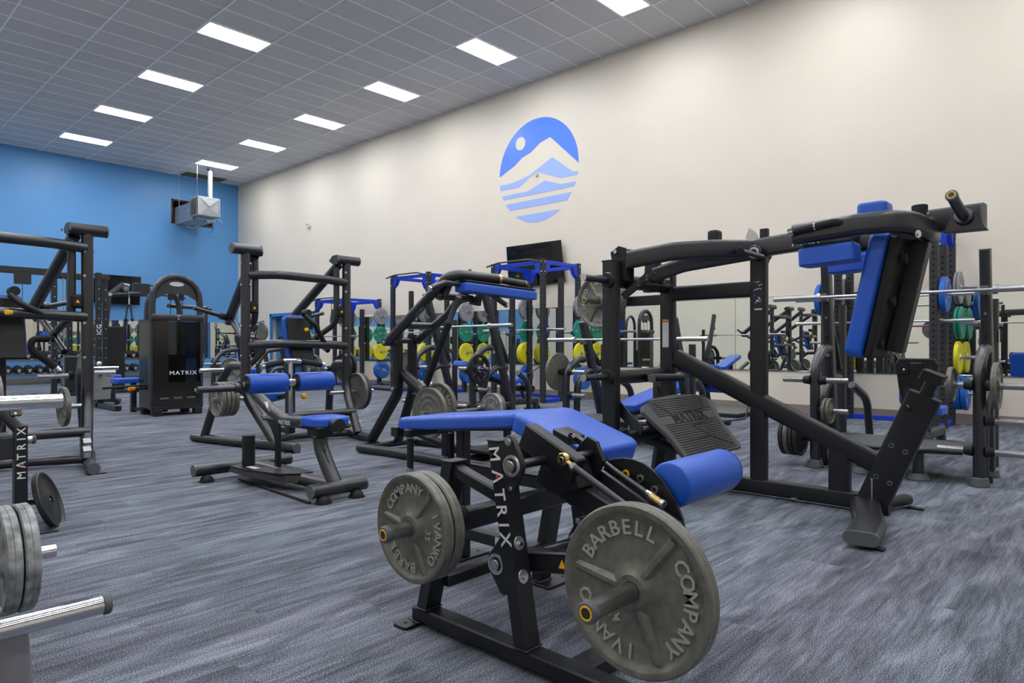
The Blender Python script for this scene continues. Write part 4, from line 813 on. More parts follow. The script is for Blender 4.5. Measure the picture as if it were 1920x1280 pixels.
    for k in range(26):
        v = .05+k*.0385; w = .36+.10*max(0, v-.4)
        b.box(f(0, v)+nrm*.001, (w*2, .007, .003), RUB, rot_dir(f(0, 1)-f(0, 0), nrm), .0008) if not .60 < v < .74 else None
    b.text('MATRIX', f(.0, .67)+nrm*.0005, (1, 0, 0), (f(0, 1)-f(0, 0)), .115, RUB, .003, sx=1.15)
    for p, q in (((-.36, .98), (-.22, .78)), ((-.22, .78), (.26, .78)), ((.26, .78), (.34, .98)), ((-.05, .52), (.10, .30)), ((.10, .30), (.34, .08)), ((-.05, .52), (.30, .56)), ((.10, .30), (-.34, .28))):
        b.bar(f(*p)+nrm*.001, f(*q)+nrm*.001, .006, .004, RUB, up=nrm, bev=.001)
    b.build('footplate', T)
    b = MB(); b.tube([(4.0, 2.60, .45), (4.35, 2.45, .47), (4.55, 2.35, .40)], .05, BLACK, .1, 20); b.tube([(4.05, 2.30, .46), (4.4, 2.25, .36)], .022, BLACK); b.tube([(4.0, 2.73, .50), (4.35, 2.30, .32), (4.8, 2.2, .12)], .03, BLACK, .1)
    b.prism([(4.05, 2.62, .62), (4.05, 2.70, .70), (4.05, 2.78, .66), (4.05, 2.60, .50), (4.05, 2.52, .46), (4.05, 2.50, .52)], (.012, 0, 0), STEEL if False else TUBE, .002); b.box((4.25, 2.50, .55), (.14, .12, .12), RUB, rotx(.5), .02); b.cyl((4.06, 2.56, .58), (4.30, 2.56, .58), .02, CAPG); b.bar((4.35, 2.5, .6), (4.45, 2.65, .02), .07, .07, BLACK); b.build('footplate_adjuster', T)
    for z in (1.548, .868):
        b = MB(); sleeve(b, (3.955, 2.72, z), (3.66, 2.72, z), TUBE, .0235, cr=.052, cap=False); b.cyl((3.66, 2.72, z), (3.652, 2.72, z), .0245, STEEL, 20); b.build('storage_horn', T)
    b = MB(); b.tube([(4.35, 2.66, .85), (4.62, 2.50, .845)], .03, BLACK); b.cyl((4.33, 2.60, .845), (4.30, 2.58, .845), .028, CAPG, 18); b.build('release_lever', T)
    b = MB(); b.bar((4.83, 2.73, 1.46), (4.83, 3.34, 1.46), .07, .08, BLACK); sleeve(b, (4.80, 3.30, 1.46), (4.45, 3.30, 1.46), DSTEEL, .0245); b.build('storage_horn', T)
    b = MB(); b.pad((4.98, 2.42, 1.94), (.11, .09, .11), RUB, None, .02, .03); b.bar((4.98, 2.42, 1.84), (4.80, 2.2, 1.80), .05, .05, BLACK); b.build('end_stop', T)
    b = MB(); b.rbeam([(4.92, 2.0, 1.70), (4.92, 2.0, 1.95)], .06, .06, BLACK, up=(0, 1, 0)); b.prism([(4.88, 2.02, 1.86), (4.88, 2.13, 1.89), (4.88, 2.10, 1.97), (4.88, 2.05, 1.93)], (.01, 0, 0), STEEL, .001); b.build('pivot_cam', T)
squat_machine()
plates(['iron45', 'iron45'], (4.64, 3.30, 1.46), (-1, 0, 0), 'high on the rear horn of the squat machine', roll=.9)
# ------------------------------------------------------------------ left edge: two plate-loaded leg machines
def left_machines():
    T = thing('leg_machine', (.80, 4.7, 0), 'black leg machine with an upright MATRIX post and chrome horns, behind the left foreground', 'gym machine')
    b = MB(); b.bar((.92, 4.71, .0), (.92, 4.71, .63), .062, .075, BLACK, up=(0, 1, 0)); b.rbeam([(.92, 4.71, .60), (.86, 4.75, .68), (.80, 4.78, .76)], .06, .07, BLACK, up=(0, 1, 0)); b.box((.90, 4.72, .70), (.055, .012, .045), BLACK, rotx(-.6)); b.sphere((.895, 4.70, .695), .010, CHROME, 8)
    for ch, z in zip('MATRIX', (.345, .405, .452, .507, .552, .597)):
        b.text('Λ' if ch == 'A' else ch, (.92, 4.670, z), (0, 0, 1), (-1, 0, 0), .058, WHITE, .0015)
        if ch == 'A': b.sphere((.925, 4.669, z), .006, RED, 8)
    b.build('post', T, 'upright black post lettered MATRIX reading upwards')
    b = MB(); b.bar((.90, 4.72, .50), (-.10, 4.72, .50), .06, .12, TUBE); b.build('cross_rail', T); b = MB(); b.bar((.95, 4.70, .03), (-.2, 4.70, .03), .08, .05, BLACK); b.box((1.02, 4.66, .006), (.14, .09, .012), BLACK); b.build('base_beam', T)
    b = MB(); b.bar((.70, 4.75, .0), (.55, 4.9, .95), .07, .07, BLACK, up=(0, 1, 0)); b.build('post', T)
    b = MB(); sleeve(b, (.50, 4.95, .745), (1.12, 4.95, .745), CHROME, .0245, cr=.04); b.build('weight_sleeve', T); b = MB(); sleeve(b, (.55, 5.05, .50), (1.06, 5.05, .50), CHROME, .0245, cr=.04); b.bar((.55, 5.05, .0), (.55, 5.05, .80), .06, .06, BLACK, up=(0, 1, 0)); b.build('weight_sleeve', T)
    b = MB(); b.pad((.35, 5.2, .62), (.4, .8, .07), BLUEV); b.box((.35, 5.2, .56), (.2, .7, .05), BLACK); b.bar((.35, 5.2, 0), (.35, 5.2, .56), .07, .07, BLACK, up=(0, 1, 0)); b.build('bench_pad', T)
    plates(['iron35', 'iron25'], (.86, 4.95, .745), (1, 0, 0), 'on the top chrome horn behind the upright lettered post')
    c = at(91, 938, t=4.08); plate('dark35', c, -RV*.88-FV*.34-V(0, 0, .33), 'tilted dark iron plate low beside the upright lettered post', roll=1)
    b = MB(); b.tube([c-RV*.0+V(0, 0, 0), V(.93, 4.78, c.z+.02)], .018, STEEL, seg=14); b.build('plate_pin', T)
    T = thing('leg_machine', (.3, 2.4, 0), 'machine with large chrome horns cut off by the lower left corner', 'gym machine')
    b = MB(); sleeve(b, (-.15, 2.02, .395), (.588, 2.02, .395), CHROME, .025, cr=.04); b.build('weight_sleeve', T)
    b = MB(); sleeve(b, (.15, 2.86, .347), (.675, 2.86, .347), CHROME, .0245, cr=.04, cap=False); b.build('weight_sleeve', T)
    b = MB(); sleeve(b, (.15, 2.84, .89), (.69, 2.84, .888), CHROME, .0255, cr=.04, cap=False); b.build('weight_sleeve', T)
    b = MB(); b.rbeam([(.38, 2.06, .38), (.405, 2.12, .18), (.41, 2.16, .012)], .055, .075, mat('silver frame paint', (.30, .30, .33), .4), .15, up=(1, 0, 0)); b.build('front_leg', T)
    b = MB(); b.prism([(.36, 2.44, 0), (.36, 2.36, 0), (.50, 2.36, 0), (.515, 2.375, 0), (.515, 2.425, 0), (.50, 2.44, 0)], (0, 0, .012), CAPG, .002); b.cyl((.485, 2.40, .012), (.485, 2.40, .0125), .009, DARK, 12); b.build('floor_tab', T)
    b = MB(); b.bar((.15, 2.84, .0), (.15, 2.84, 1.0), .08, .08, BLACK, up=(0, 1, 0)); b.bar((.34, 1.6, .05), (.34, 3.4, .05), .08, .06, BLACK); b.bar((.15, 2.0, .39), (.15, 3.2, .39), .08, .08, BLACK); b.bar((-.12, 2.02, .39), (.15, 2.3, .39), .07, .07, BLACK); b.build('frame', T)
    plates(['worn45', 'iron25'], (.45, 2.84, .89), (1, 0, 0), 'on the upper chrome horn in the left foreground')
    plates(['worn35', 'worn35'], (.585, 2.86, .347), (1, 0, 0), 'on the lower chrome horn in the left foreground')
PK['worn35'] = (lambda: iron_plate(.185, .045, '35', m=IRONW), .045)
left_machines()

# ------------------------------------------------------------------ barbells
def barbell(c, d, label, shaft=1.31, slv=.42, pink=False, r=.014):
    c, d = V(c), V(d).normalized(); T = thing('barbell', c, label, 'barbell', None); b = MB()
    b.cyl(c-d*shaft/2, c+d*shaft/2, r, STEEL, 14)
    if pink: b.cyl(c-d*.42, c+d*.42, r*1.03, mat('pink shaft sleeve', (.55, .12, .38), .4), 14)
    b.build('shaft', T)
    for s in (-1, 1):
        b = MB(); e = c+d*s*shaft/2; b.cyl(e-d*s*.01, e+d*s*.025, .038, STEEL, 20, bev=.003); b.cyl(e+d*s*.02, e+d*s*slv, .025, STEEL, 20, bev=.002); b.build('sleeve', T)
    return T

# ------------------------------------------------------------------ olympic benches with curved legs (uprights lean back)
def olympic_bench(y0, style, top, label):
    yc = y0+.61; T = thing('olympic_bench', (6.9, yc, 0), label, 'weight bench')
    for s in (-1, 1):
        y = yc+s*.61; Y = lambda d=0: y+s*d
        k = (top-.0)/1.85; lean = .52*k if style != 'press' else .22; BX = 7.02 if style != 'press' else 6.80
        b = MB(); b.rbeam([(BX, y, .03), (BX-.03, y, .30*k), (BX-.02-lean, y, top)], .075, .115, TUBE, .3, up=(1, 0, 0), cr=.25, capm=CAPG)
        for q in (.55, .62, .72, .82): p = V(BX, y, .03).lerp(V(BX-.02-lean, y, top), q); b.cyl(p+V(-.060, 0, 0), p+V(-.066, 0, -.001), .012, STEEL if q != .62 else DARK, 10); 
        b.bolt(V(BX, y, .03).lerp(V(BX-.02-lean, y, top), .53)+V(-.06, 0, 0), (-1, 0, 0), .014); upr = b.build('upright', T)
        b = MB(); b.rbeam([(6.62-.0, y, 1.06 if top > 1.5 else .92), (6.50, y, 1.06 if top > 1.5 else .92), (6.28, y, .93 if top > 1.5 else .8), (6.27, y, .62), (6.27, y, .06)], .085, .085, TUBE, .22, up=(0, 1, 0), cr=.48, n=8); b.cyl((6.27, y, 0), (6.27, y, .07), .072, CAPG, 26, r2=.062, bev=.006); leg1 = b.build('curved_leg', T)
        b = MB(); b.rbeam([(6.93, y, .78), (6.70, y, .78), (6.50, y+s*.005, .66), (6.48, y, .45), (6.48, y, .06)], .08, .08, TUBE, .2, up=(0, 1, 0), cr=.48, n=8); b.cyl((6.48, y, 0), (6.48, y, .06), .062, RUB, 24, bev=.005); b.build('curved_leg', T)
        b = MB(); b.cyl((BX, y, 0), (BX, y, .06), .07, CAPG, 24, r2=.062, bev=.005); b.build('rubber_foot', T)
        b = MB(); b.bar((6.95, Y(-.0), .85), (BX-.02-lean*.7, Y(0), top*.78), .05, .05, BLACK); b.rbeam([(7.05, y, .05), (7.05, y, top*.80)], .06, .085, TUBE, up=(1, 0, 0)); b.prism([(7.0, Y(.045), top*.60), (7.0, Y(.045), top*.66), (7.06, Y(.045), top*.66), (7.06, Y(.045), top*.60)], (0, .002, 0), DARK); b.build('rear_post', T)
        b = MB(); b.rbeam([(7.55, Y(-.12), .03), (7.50, Y(-.1), .55), (7.2, Y(-.04), .70)], .07, .07, TUBE, .2, up=(0, 1, 0)); b.cyl((7.55, Y(-.12), 0), (7.55, Y(-.12), .06), .065, CAPG, 20, bev=.005); b.build('brace', T)
        for z in (.78, .51, .27):
            for sd in ((1, -1) if z != .51 else (-1,)):
                b = MB(); e = V(6.27, y+sd*.04, z); b.cyl(e, e+V(0, sd*.06, 0), .042, RUB, 20, r2=.034, bev=.004); b.cyl(e+V(0, sd*.05, 0), e+V(0, sd*(.38 if style == 'press' and s < 0 and sd < 0 and z > .7 else .24), 0), .026, DSTEEL, 18, bev=.003); b.build('storage_peg', leg1)
        b = MB(); q = V(BX-.02-lean*.80, y, top*.81); b.box(q+V(-.08, 0, .0), (.07, .06, .03), CAPG, bev=.004); b.box(q+V(-.11, 0, .03), (.015, .06, .06), CAPG, bev=.004); b.build('bar_hook', upr)
    b = MB(); b.rbeam([(7.02, yc-.6, .20), (7.02, yc+.6, .20)], .07, .09, TUBE, up=(0, 0, 1)); b.build('cross_rail', T)
    b = MB(); b.prism([(6.10, yc-.20, .25), (6.06, yc-.08, .25), (6.06, yc+.08, .25), (6.10, yc+.20, .25), (6.20, yc+.30, .25), (6.25, yc+.52, .25), (6.62, yc+.52, .25), (6.78, yc+.3, .25), (6.78, yc-.3, .25), (6.62, yc-.52, .25), (6.25, yc-.52, .25), (6.20, yc-.30, .25)], (0, 0, .018), MATR, .004)
    b.prism([(6.14, yc-.18, .225), (6.14, yc+.18, .225), (6.3, yc+.5, .225), (6.7, yc+.4, .225), (6.7, yc-.4, .225), (6.3, yc-.5, .225)], (0, 0, .024), BLACK, .003); b.build('spotter_platform', T)
    for sy in (-.20, .22):
        b = MB(); b.rbeam([(6.26, yc+sy, .04), (6.26, yc+sy, .23)], .10, .075, TUBE, up=(0, 1, 0), cr=.4); b.cyl((6.26, yc+sy, 0), (6.26, yc+sy, .055), .085, CAPG, 26, r2=.066, bev=.006); b.build('platform_leg', T)
    b = MB(); b.rbeam([(6.75, yc, .22), (7.3, yc, .22), (8.3, yc, .20)], .075, .10, TUBE, up=(0, 0, 1)); b.rbeam([(8.25, yc, .0), (8.25, yc, .22)], .08, .08, TUBE, up=(0, 1, 0)); b.tube([(8.35, yc-.3, .05), (8.35, yc+.3, .05)], .04, TUBE); b.tube([(8.25, yc, .18), (8.35, yc, .05)], .04, TUBE); b.build('base_beam', T)
    if style == 'press':
        b = MB(); rt = roty(PI/2+.09); b.box((7.20, yc, .73), (.45, .26, .05), RUB, rt, .02); b.prism([(7.165, yc-.15, .97), (7.165, yc+.15, .97), (7.15, yc+.175, .92), (7.17, yc+.15, .68), (7.19, yc+.12, .50), (7.20, yc+.08, .47), (7.20, yc-.08, .47), (7.19, yc-.12, .50), (7.17, yc-.15, .68), (7.15, yc-.175, .92)], (.035, 0, 0), RUB, .012)
        b.box((7.160, yc, .71), (.02, .10, .44), BLACK, roty(-.06), .006)
        for dy in (-.10, .10): b.sphere((7.155, yc+dy, .86), .016, STEEL, 12); b.lathe((7.150, yc+dy, .86), (-1, 0, 0), [(0, .04), (.006, .036), (.006, .030), (0, .026)], BLACK, 20)
        b.build('back_shell', T)
        b = MB(); b.pad((7.225, yc, .73), (.46, .30, .06), BLUEV, rt, .02, .08); b.build('back_pad', T); b = MB(); b.pad((7.62, yc, .46), (.42, .30, .08), BLUEV, None, .02, .08); b.bar((7.55, yc, .22), (7.55, yc, .43), .08, .08, BLACK, up=(0, 1, 0)); b.build('seat', T)
        b = MB(); b.bar((7.2, yc, .22), (7.2, yc, .6), .08, .08, BLACK, up=(0, 1, 0)); b.build('pad_post', T)
    elif style == 'decline':
        b = MB(); rt = roty(-.17); b.pad((7.32, yc, .50), (1.55, .32, .08), BLUEV, rt, .02, .06); b.build('decline_pad', T)
        b = MB(); b.pad((8.32, yc, .66), (.55, .36, .08), BLUEV, roty(.18), .02, .06); b.build('seat', T)
        b = MB(); b.bar((6.6, yc, .34), (8.4, yc, .60), .09, .07, BLACK); b.bar((8.2, yc, .2), (8.2, yc, .6), .08, .08, TUBE, up=(0, 1, 0)); b.bar((6.9, yc, .22), (6.9, yc, .36), .08, .08, TUBE, up=(0, 1, 0)); b.build('pad_frame', T)
        for z, x in ((.80, 8.05), (.52, 8.62)):
            b = MB(); b.lathe((x, yc-.30, z), (0, 1, 0), [(0, .02), (0, .06), (.01, .07), (.59, .07), (.60, .06), (.60, .02)], BLUEV, 28); b.build('roller_pad', T)
        b = MB(); b.tube([(8.3, yc, .6), (8.62, yc, .52), (8.75, yc, .05)], .035, TUBE); b.tube([(8.05, yc, .6), (8.05, yc, .80)], .03, TUBE); b.tube([(8.75, yc-.28, .045), (8.75, yc+.28, .045)], .04, TUBE); b.tube([(8.75, yc-.2, .05), (9.2, yc-.3, .06), (9.3, yc-.3, .25)], .012, BLACK, .05, 10); b.build('roller_frame', T)
    else:
        b = MB(); rt = roty(.30); b.pad((7.02, yc, .70), (.95, .30, .08), BLUEV, rt, .02, .06); b.build('incline_pad', T); b = MB(); b.pad((7.72, yc, .56), (.42, .32, .08), BLUEV, roty(-.35), .02, .08); b.build('seat', T)
        b = MB(); b.bar((6.65, yc, .74), (7.7, yc, .44), .09, .06, BLACK); b.bar((7.5, yc, .22), (7.5, yc, .48), .08, .08, TUBE, up=(0, 1, 0)); b.bar((6.85, yc, .22), (6.85, yc, .66), .08, .08, TUBE, up=(0, 1, 0)); b.tube([(7.9, yc-.26, .42), (7.9, yc+.26, .42)], .05, RUB); b.tube([(7.6, yc, .5), (7.9, yc, .42), (8.0, yc, .22)], .03, TUBE); b.sphere((7.62, yc-.05, .44), .025, ORANGE, 10); b.build('pad_frame', T)
    return T
olympic_bench(.87, 'press', 1.86, 'black shoulder press bench with tall uprights and a spotter platform, far right')
olympic_bench(3.70, 'decline', 1.38, 'black decline bench with blue pad and rollers, behind the squat machine')
olympic_bench(6.50, 'incline', 1.86, 'black incline bench with a blue pad, behind the shoulder pad machine')
barbell((6.44, 1.45, 1.53), (0, 1, 0), 'steel barbell racked on the shoulder press bench, far right')
barbell((6.46, 7.04, 1.36), (0, 1, 0), 'steel barbell racked on the incline bench near the centre')
barbell((6.50, 4.31, 1.16), (0, 1, 0), 'steel barbell racked on the decline bench behind the squat machine')
W = 'press bench'
plates(['iron25'], (6.27, 1.04+.03, .78), (0, 1, 0), 'on the near left peg of the far right press bench')
plates(['iron10', 'iron10', 'iron25'], (6.27, .47, .78), (0, -1, 0), 'on the outer peg of the far right press bench')
plates(['iron35'], (6.27, .74, .78), (0, -1, 0), 'beside the right curved leg of the far right press bench')
plates(['iron10', 'iron10'], (6.27, 1.95, .51), (0, -1, 0), 'on the middle peg of the press bench, far right')
plates(['dark35', 'iron35', 'dark35', 'dark35'], (6.27, 2.36, .27), (0, 1, 0), 'on the low left peg of the far right press bench')
plates(['plain45'], (6.27, 5.06, .78), (0, 1, 0), 'on the left peg of the decline bench')
plates(['rubber'], (6.27, 6.37, .78), (0, -1, 0), 'on the right peg of the incline bench')
plates(['iron35'], (6.27, 3.56, .78), (0, -1, 0), 'on the right peg of the decline bench')
plates(['iron45', 'iron45'], (6.27, 8.0, .78), (0, 1, 0), 'on the left peg of the incline bench')

# ------------------------------------------------------------------ power racks against the logo wall
def rack_post(b, x, y, h, m=RACKM):
    b.rbeam([(x, y, .0), (x, y, h)], .095, .095, m, up=(0, 1, 0), cr=.12)
    n = int((h-.2)/.075)
    for k in range(n):
        z = .15+.075*k; b.cyl((x-.047, y, z), (x-.0485, y, z), .017, DARK, 8, smooth=False); b.cyl((x, y-.047, z), (x, y-.0485, z), .017, DARK, 8, smooth=False)
def rack(y0, h, label, group):
    y1 = y0+1.30; x0, x1 = 9.80, 10.90; T = thing('power_rack', ((x0+x1)/2, (y0+y1)/2, 0), label, 'power rack')
    U = {}
    for x, y, hh in ((x0, y0, h), (x0, y1, h), (x1, y0, h), (x1, y1, h-.02)):
        b = MB(); rack_post(b, x, y, hh)
        for z in (h-.06, h-.24): b.bolt((x-.047, y, z), (-1, 0, 0), .013); b.bolt((x, y-.047, z), (0, -1, 0), .013)
        U[(x, y)] = b.build('upright', T)
    for x, y, hh in ((10.35, y0, 2.42), (10.35, y1, 2.42)):
        b = MB(); rack_post(b, x, y, hh if h > 2.5 else h-.3); b.build('storage_upright', T)
    for y, s in ((y0, 1), (y1, -1)):
        b = MB(); b.bar((x0, y, h-.06), (x1, y, h-.06), .05, .075, BLUEP); 
        for x, t in ((x0+.04, 1), (x1-.04, -1)): b.prism([(x, y-.03, h-.09), (x, y-.03, h-.32), (x+t*.10, y-.03, h-.22), (x+t*.16, y-.03, h-.09)], (0, .06, 0), BLUEP, .002)
        b.build('side_beam', T)
        b = MB(); b.bar((x0-.02, y, .035), (x1, y, .035), .06, .07, BLUEP); b.build('base_rail', T)
    b = MB(); b.bar((x1+.0, y0, .035), (x1+.0, y1, .035), .06, .07, BLUEP); b.build('base_rail', T)
    for x in (x0, x1):
        b = MB(); b.bar((x, y0, h-.07), (x, y1, h-.07), .05, .075, BLUEP)
        for y, t in ((y0+.04, 1), (y1-.04, -1)): b.prism([(x-.03, y, h-.10), (x-.03, y, h-.33), (x-.03, y+t*.10, h-.23), (x-.03, y+t*.16, h-.10)], (.06, 0, 0), BLUEP, .002)
        b.build('cross_beam', T)
    b = MB(); b.tube([(x0-.16, y1+.05, h-.07), (x0-.14, y1-.25, h-.01), (x0-.14, y0+.25, h-.01), (x0-.16, y0-.05, h-.07)], .017, TUBE, .08, 12); b.tube([(x0-.02, y1-.2, h-.03), (x0-.14, y1-.2, h-.02)], .015, TUBE); b.tube([(x0-.02, y0+.2, h-.03), (x0-.14, y0+.2, h-.02)], .015, TUBE); b.build('pullup_bar', T)
    for y in (y0, y1):
        b = MB(); z = 1.36 if h > 2.5 else 1.3; s = 1 if y == y0 else 1
        b.box((x0+.055, y, z+.13), (.03, .07, .36), BLUEP, bev=.004); b.box((x0+.105, y, z-.0), (.08, .06, .03), BLUEP, bev=.004); b.box((x0+.15, y, z+.03), (.02, .06, .08), BLUEP, bev=.004); b.build('bar_hook', U[(x0, y)], 'blue bar hook')
    for y, s in ((y0, -1), (y1, 1)):
        for z in (.44, .93, 1.40, 1.88):
            b = MB(); b.cyl((x1-.02, y+s*.035, z), (x1-.02, y+s*.30, z), .024, STEEL, 16, bev=.002); b.cyl((x1-.02, y+s*.035, z), (x1-.02, y+s*.05, z), .04, RUB, 16); b.build('storage_peg', U[(x1, y)], 'steel storage peg')
    return T
names = [(1.83, 2.75, 'rightmost black and blue power rack against the mirrored wall', 'the rightmost rack'), (8.25, 2.75, 'black and blue power rack below the wall television', 'the rack below the television'),
         (11.60, 2.75, 'black and blue power rack, next left of the rack under the television', 'the second rack from the left'), (14.95, 2.35, 'leftmost and lowest black and blue power rack, hung with olive straps', 'the leftmost rack')]
for y0, h, lab, w in names:
    rack(y0, h, lab, None)
    for s, side in ((-1, 'right'), (1, 'left')):
        ye = (y0 if s < 0 else y0+1.30) + s*.05
        for kinds, z in ((['blue', 'blue'] if s < 0 or y0 > 10 else ['blue'], .44), (['yellow'] if s < 0 else ['yellow', 'yellow'], .93), (['green', 'green'] if y0 < 3 else ['green'], 1.40), (['grey', 'grey'], 1.88)):
            tot = sum(PK[k][1]+.006 for k in kinds)
            plates(kinds, (10.88, ye+s*tot, z), (0, s, 0), 'on the %s side of %s' % (side, w), group=None)
barbell((9.93, 2.50, 1.735-.33), (0, 1, 0), 'barbell with a pink shaft on the hooks of the rightmost rack', pink=True)
T = barbell((9.93, 2.50, 1.735), (0, 1, 0), 'barbell loaded with blue plates high on the rightmost rack')
plates(['blue'], (9.93, 1.70, 1.735), (0, -1, 0), 'on the right end of the high barbell on the rightmost rack')
plates(['blue'], (9.93, 3.26, 1.735), (0, 1, 0), 'on the left end of the high barbell on the rightmost rack')
barbell((9.93, 8.9, 1.40), (0, 1, 0), 'barbell on the hooks of the rack below the television')
barbell((9.93, 12.25, 1.40), (0, 1, 0), 'barbell on the hooks of the second rack from the left')
barbell((9.93, 15.6, 1.34), (0, 1, 0), 'barbell on the hooks of the leftmost rack')
o = MB(); 
pts = [(9.85, 8.28+1.24*k/10, .74-.22*math.sin(PI*k/10)) for k in range(11)]
o.rbeam(pts, .05, .008, CAPG, .01, up=(0, 0, 1)); tag(o.build('spotter_strap'), 'grey spotter strap sagging between the posts of the rack below the television', 'strap')
for k, y in enumerate((15.2, 15.5)):
    b = MB(); c = V(9.78, y, 1.95); b.tube([c+V(0, 0, .35), c+V(0, .02, .08)], .008, OLIVE, seg=8)
    b.rings([[c+V(0, -.02, .1), c+V(0, .02, .1), c+V(.04, .02, .1), c+V(.04, -.02, .1)], [c+V(0, -.10, -.22), c+V(0, .10, -.22), c+V(.12, .10, -.22), c+V(.12, -.10, -.22)], [c+V(0.02, -.08, -.28), c+V(0.02, .08, -.28), c+V(.10, .08, -.28), c+V(.10, -.08, -.28)]], OLIVE, smooth=False)
    tag(b.build('ab_strap'), 'olive canvas arm strap hanging on the leftmost rack, %s' % ('right one of the pair', 'left one of the pair')[k], 'strap', 'olive arm straps')
# lifting platforms
for (x0, y0, x1, y1), lab in (((9.69, 4.35, 11.1, 5.75), 'black rubber floor slab behind the squat machine'), ((9.90, 13.2, 11.1, 14.7), 'black rubber floor slab between the two left racks')):
    b = MB(); b.box(((x0+x1)/2, (y0+y1)/2, .03), (x1-x0, y1-y0, .06), RUB, bev=.008); b.box(((x0+x1)/2, (y0+y1)/2, .061), (x1-x0-.04, y1-y0-.04, .004), MATR, bev=.001); tag(b.build('floor_mat'), lab, 'floor mat')
b = MB(); c = at(684, 716, X=11.0); b.box(c, (.06, .42, .10), RED, bev=.01); b.box(c+V(-.031, 0, -.01), (.002, .30, .03), WHITE, bev=.0005); tag(b.build('wall_box'), 'small red box with white print low on the logo wall', 'box')
b = MB(); b.tube([(10.6, 13.9, .09), (10.6, 14.5, .09)], .018, RUB); b.tube([(10.6, 13.1, .075), (10.6, 13.9, .085)], .006, RUB); b.cyl((10.6, 13.95, .09), (10.6, 14.05, .09), .045, RED, 16, bev=.006); b.cyl((10.6, 14.4, .09), (10.6, 14.5, .09), .035, RUB, 12); tag(b.build('jump_rope'), 'black exercise rope with a red bead lying on the left floor slab', 'rope')
b = MB(); b.box((5.35, 8.05, .012), (.32, .03, .024), WHITE, rotz(-.5)); b.box((5.48, 7.98, .02), (.03, .06, .04), WHITE, rotz(-.5)); tag(b.build('floor_bracket'), 'white metal bracket lying on the carpet beyond the pulldown machine', 'bracket')
# ------------------------------------------------------------------ on the walls: logo, televisions, heater, small fittings
def wall_logo():
    S = 4.925; W = lambda pts: [(900+x/S, 180+y/S) for x, y in pts]
    L1 = mat('logo blue', (0.075, 0.22, 0.86), 0.35); L2 = mat('logo light blue', (0.33, 0.46, 0.88), 0.4)
    c0 = at(1011, 316, X=XR); T = thing('wall_logo', c0, 'round blue mountain and sun logo painted on the long wall', 'logo')
    l, r, t, bt = at(937, 325, X=XR), at(1085, 305, X=XR), at(1023, 217, X=XR), at(999, 417.5, X=XR)
    cy_, cz_ = (l.y+r.y)/2, (t.z+bt.z)/2; ry, rz = (l.y-r.y)/2, (t.z-bt.z)/2
    def P(x, y): return at(x, y, X=XR-.001)
    def ang(p): return math.atan2((p.z-cz_)/rz, (p.y-cy_)/ry)
    def arc(a, b_, n=28): return [V(XR-.001, cy_+ry*math.cos(a+(b_-a)*k/n), cz_+rz*math.sin(a+(b_-a)*k/n)) for k in range(n+1)]
    def piece(pts, m, name):
        b = MB(); vs_ = [b.bm.verts.new(p) for p in pts]; f = b.bm.faces.new(vs_); f.material_index = b.mi(m)
        ret = bmesh.ops.extrude_face_region(b.bm, geom=[f]); bmesh.ops.translate(b.bm, verts=[v for v in ret['geom'] if isinstance(v, bmesh.types.BMVert)], vec=(-.004, 0, 0)); return b.build(name, T)
    m1 = [P(*p) for p in W([(912, 615), (648, 377), (555, 430), (470, 520), (388, 570), (320, 645), (182, 750)])]
    a0, a1 = ang(m1[-1]), ang(m1[0]); a1 += 2*PI if a1 < 0 else 0
    piece(m1 + arc(a0, a1)[1:-1], L1, 'sky')
    piece([P(*p) for p in W([(185, 830), (300, 803), (380, 770), (455, 730), (560, 650), (668, 563), (765, 630), (858, 695), (905, 690), (897, 725), (745, 757), (530, 700), (470, 740), (360, 843), (190, 878)])], L2, 'mountain_band')
    piece([P(*p) for p in W([(207, 927), (440, 880), (520, 830), (597, 780), (745, 812), (884, 787), (870, 832), (540, 900), (217, 963)])], L2, 'hill_band')
    piece([P(*p) for p in W([(238, 1005), (845, 885), (803, 962), (275, 1060)])], L2, 'water_band')
    q0, q1 = P(*W([(330, 1115)])[0]), P(*W([(735, 1045)])[0]); a0, a1 = ang(q0), ang(q1)
    piece([q1, q0] + [V(XR-.001, cy_+ry*math.cos(a0+(a1-a0)*k/16), cz_+rz*math.sin(a0+(a1-a0)*k/16)) for k in range(1, 16)], L2, 'water_band')
    b = MB(); s = P(*W([(375, 440)])[0]); e = P(*W([(422, 440)])[0]); rr = abs(e.y-s.y); u = P(*W([(385, 377)])[0]); rz2 = abs(u.z-s.z)
    b.rings([[V(XR-.0045+dx, s.y+rr*.95*math.cos(2*PI*k/32), s.z+rz2*math.sin(2*PI*k/32)) for k in range(32)] for dx in (0, -.002)], mat('warm white disc', (0.74, 0.68, 0.585), .5), smooth=False); b.build('sun_disc', T)
wall_logo()
b = MB(); c = at(900+527/4.925, 180+727/4.925, X=XR); b.lathe(c, (-1, 0, 0), [(0, .05), (.02, .048), (.035, .035), (.04, .001)], BEIGEP, 20); tag(b.build('wall_sensor'), 'small round white sensor in the middle of the wall logo', 'sensor')
b = MB(); c = at(581, 425, X=XR); b.box(c+V(-.05, 0, 0), (.10, .09, .12), BEIGEP, None, .02); b.box(c+V(-.08, .03, .06), (.03, .05, .05), DIRON); tag(b.build('wall_detector'), 'small cream motion detector high on the logo wall near the corner', 'detector')
b = MB(); c = at(1706, 395, X=XR); b.box(c+V(-.03, 0, 0), (.05, .22, .05), BEIGEP, rotx(-.25), .01); b.tube([c+V(-.04, -.08, .04), c+V(-.05, -.14, .05), c+V(-.04, -.16, -.01)], .008, BEIGEP, .02, 8); tag(b.build('wall_bracket'), 'cream bracket with wire above the squat machine arm', 'bracket')
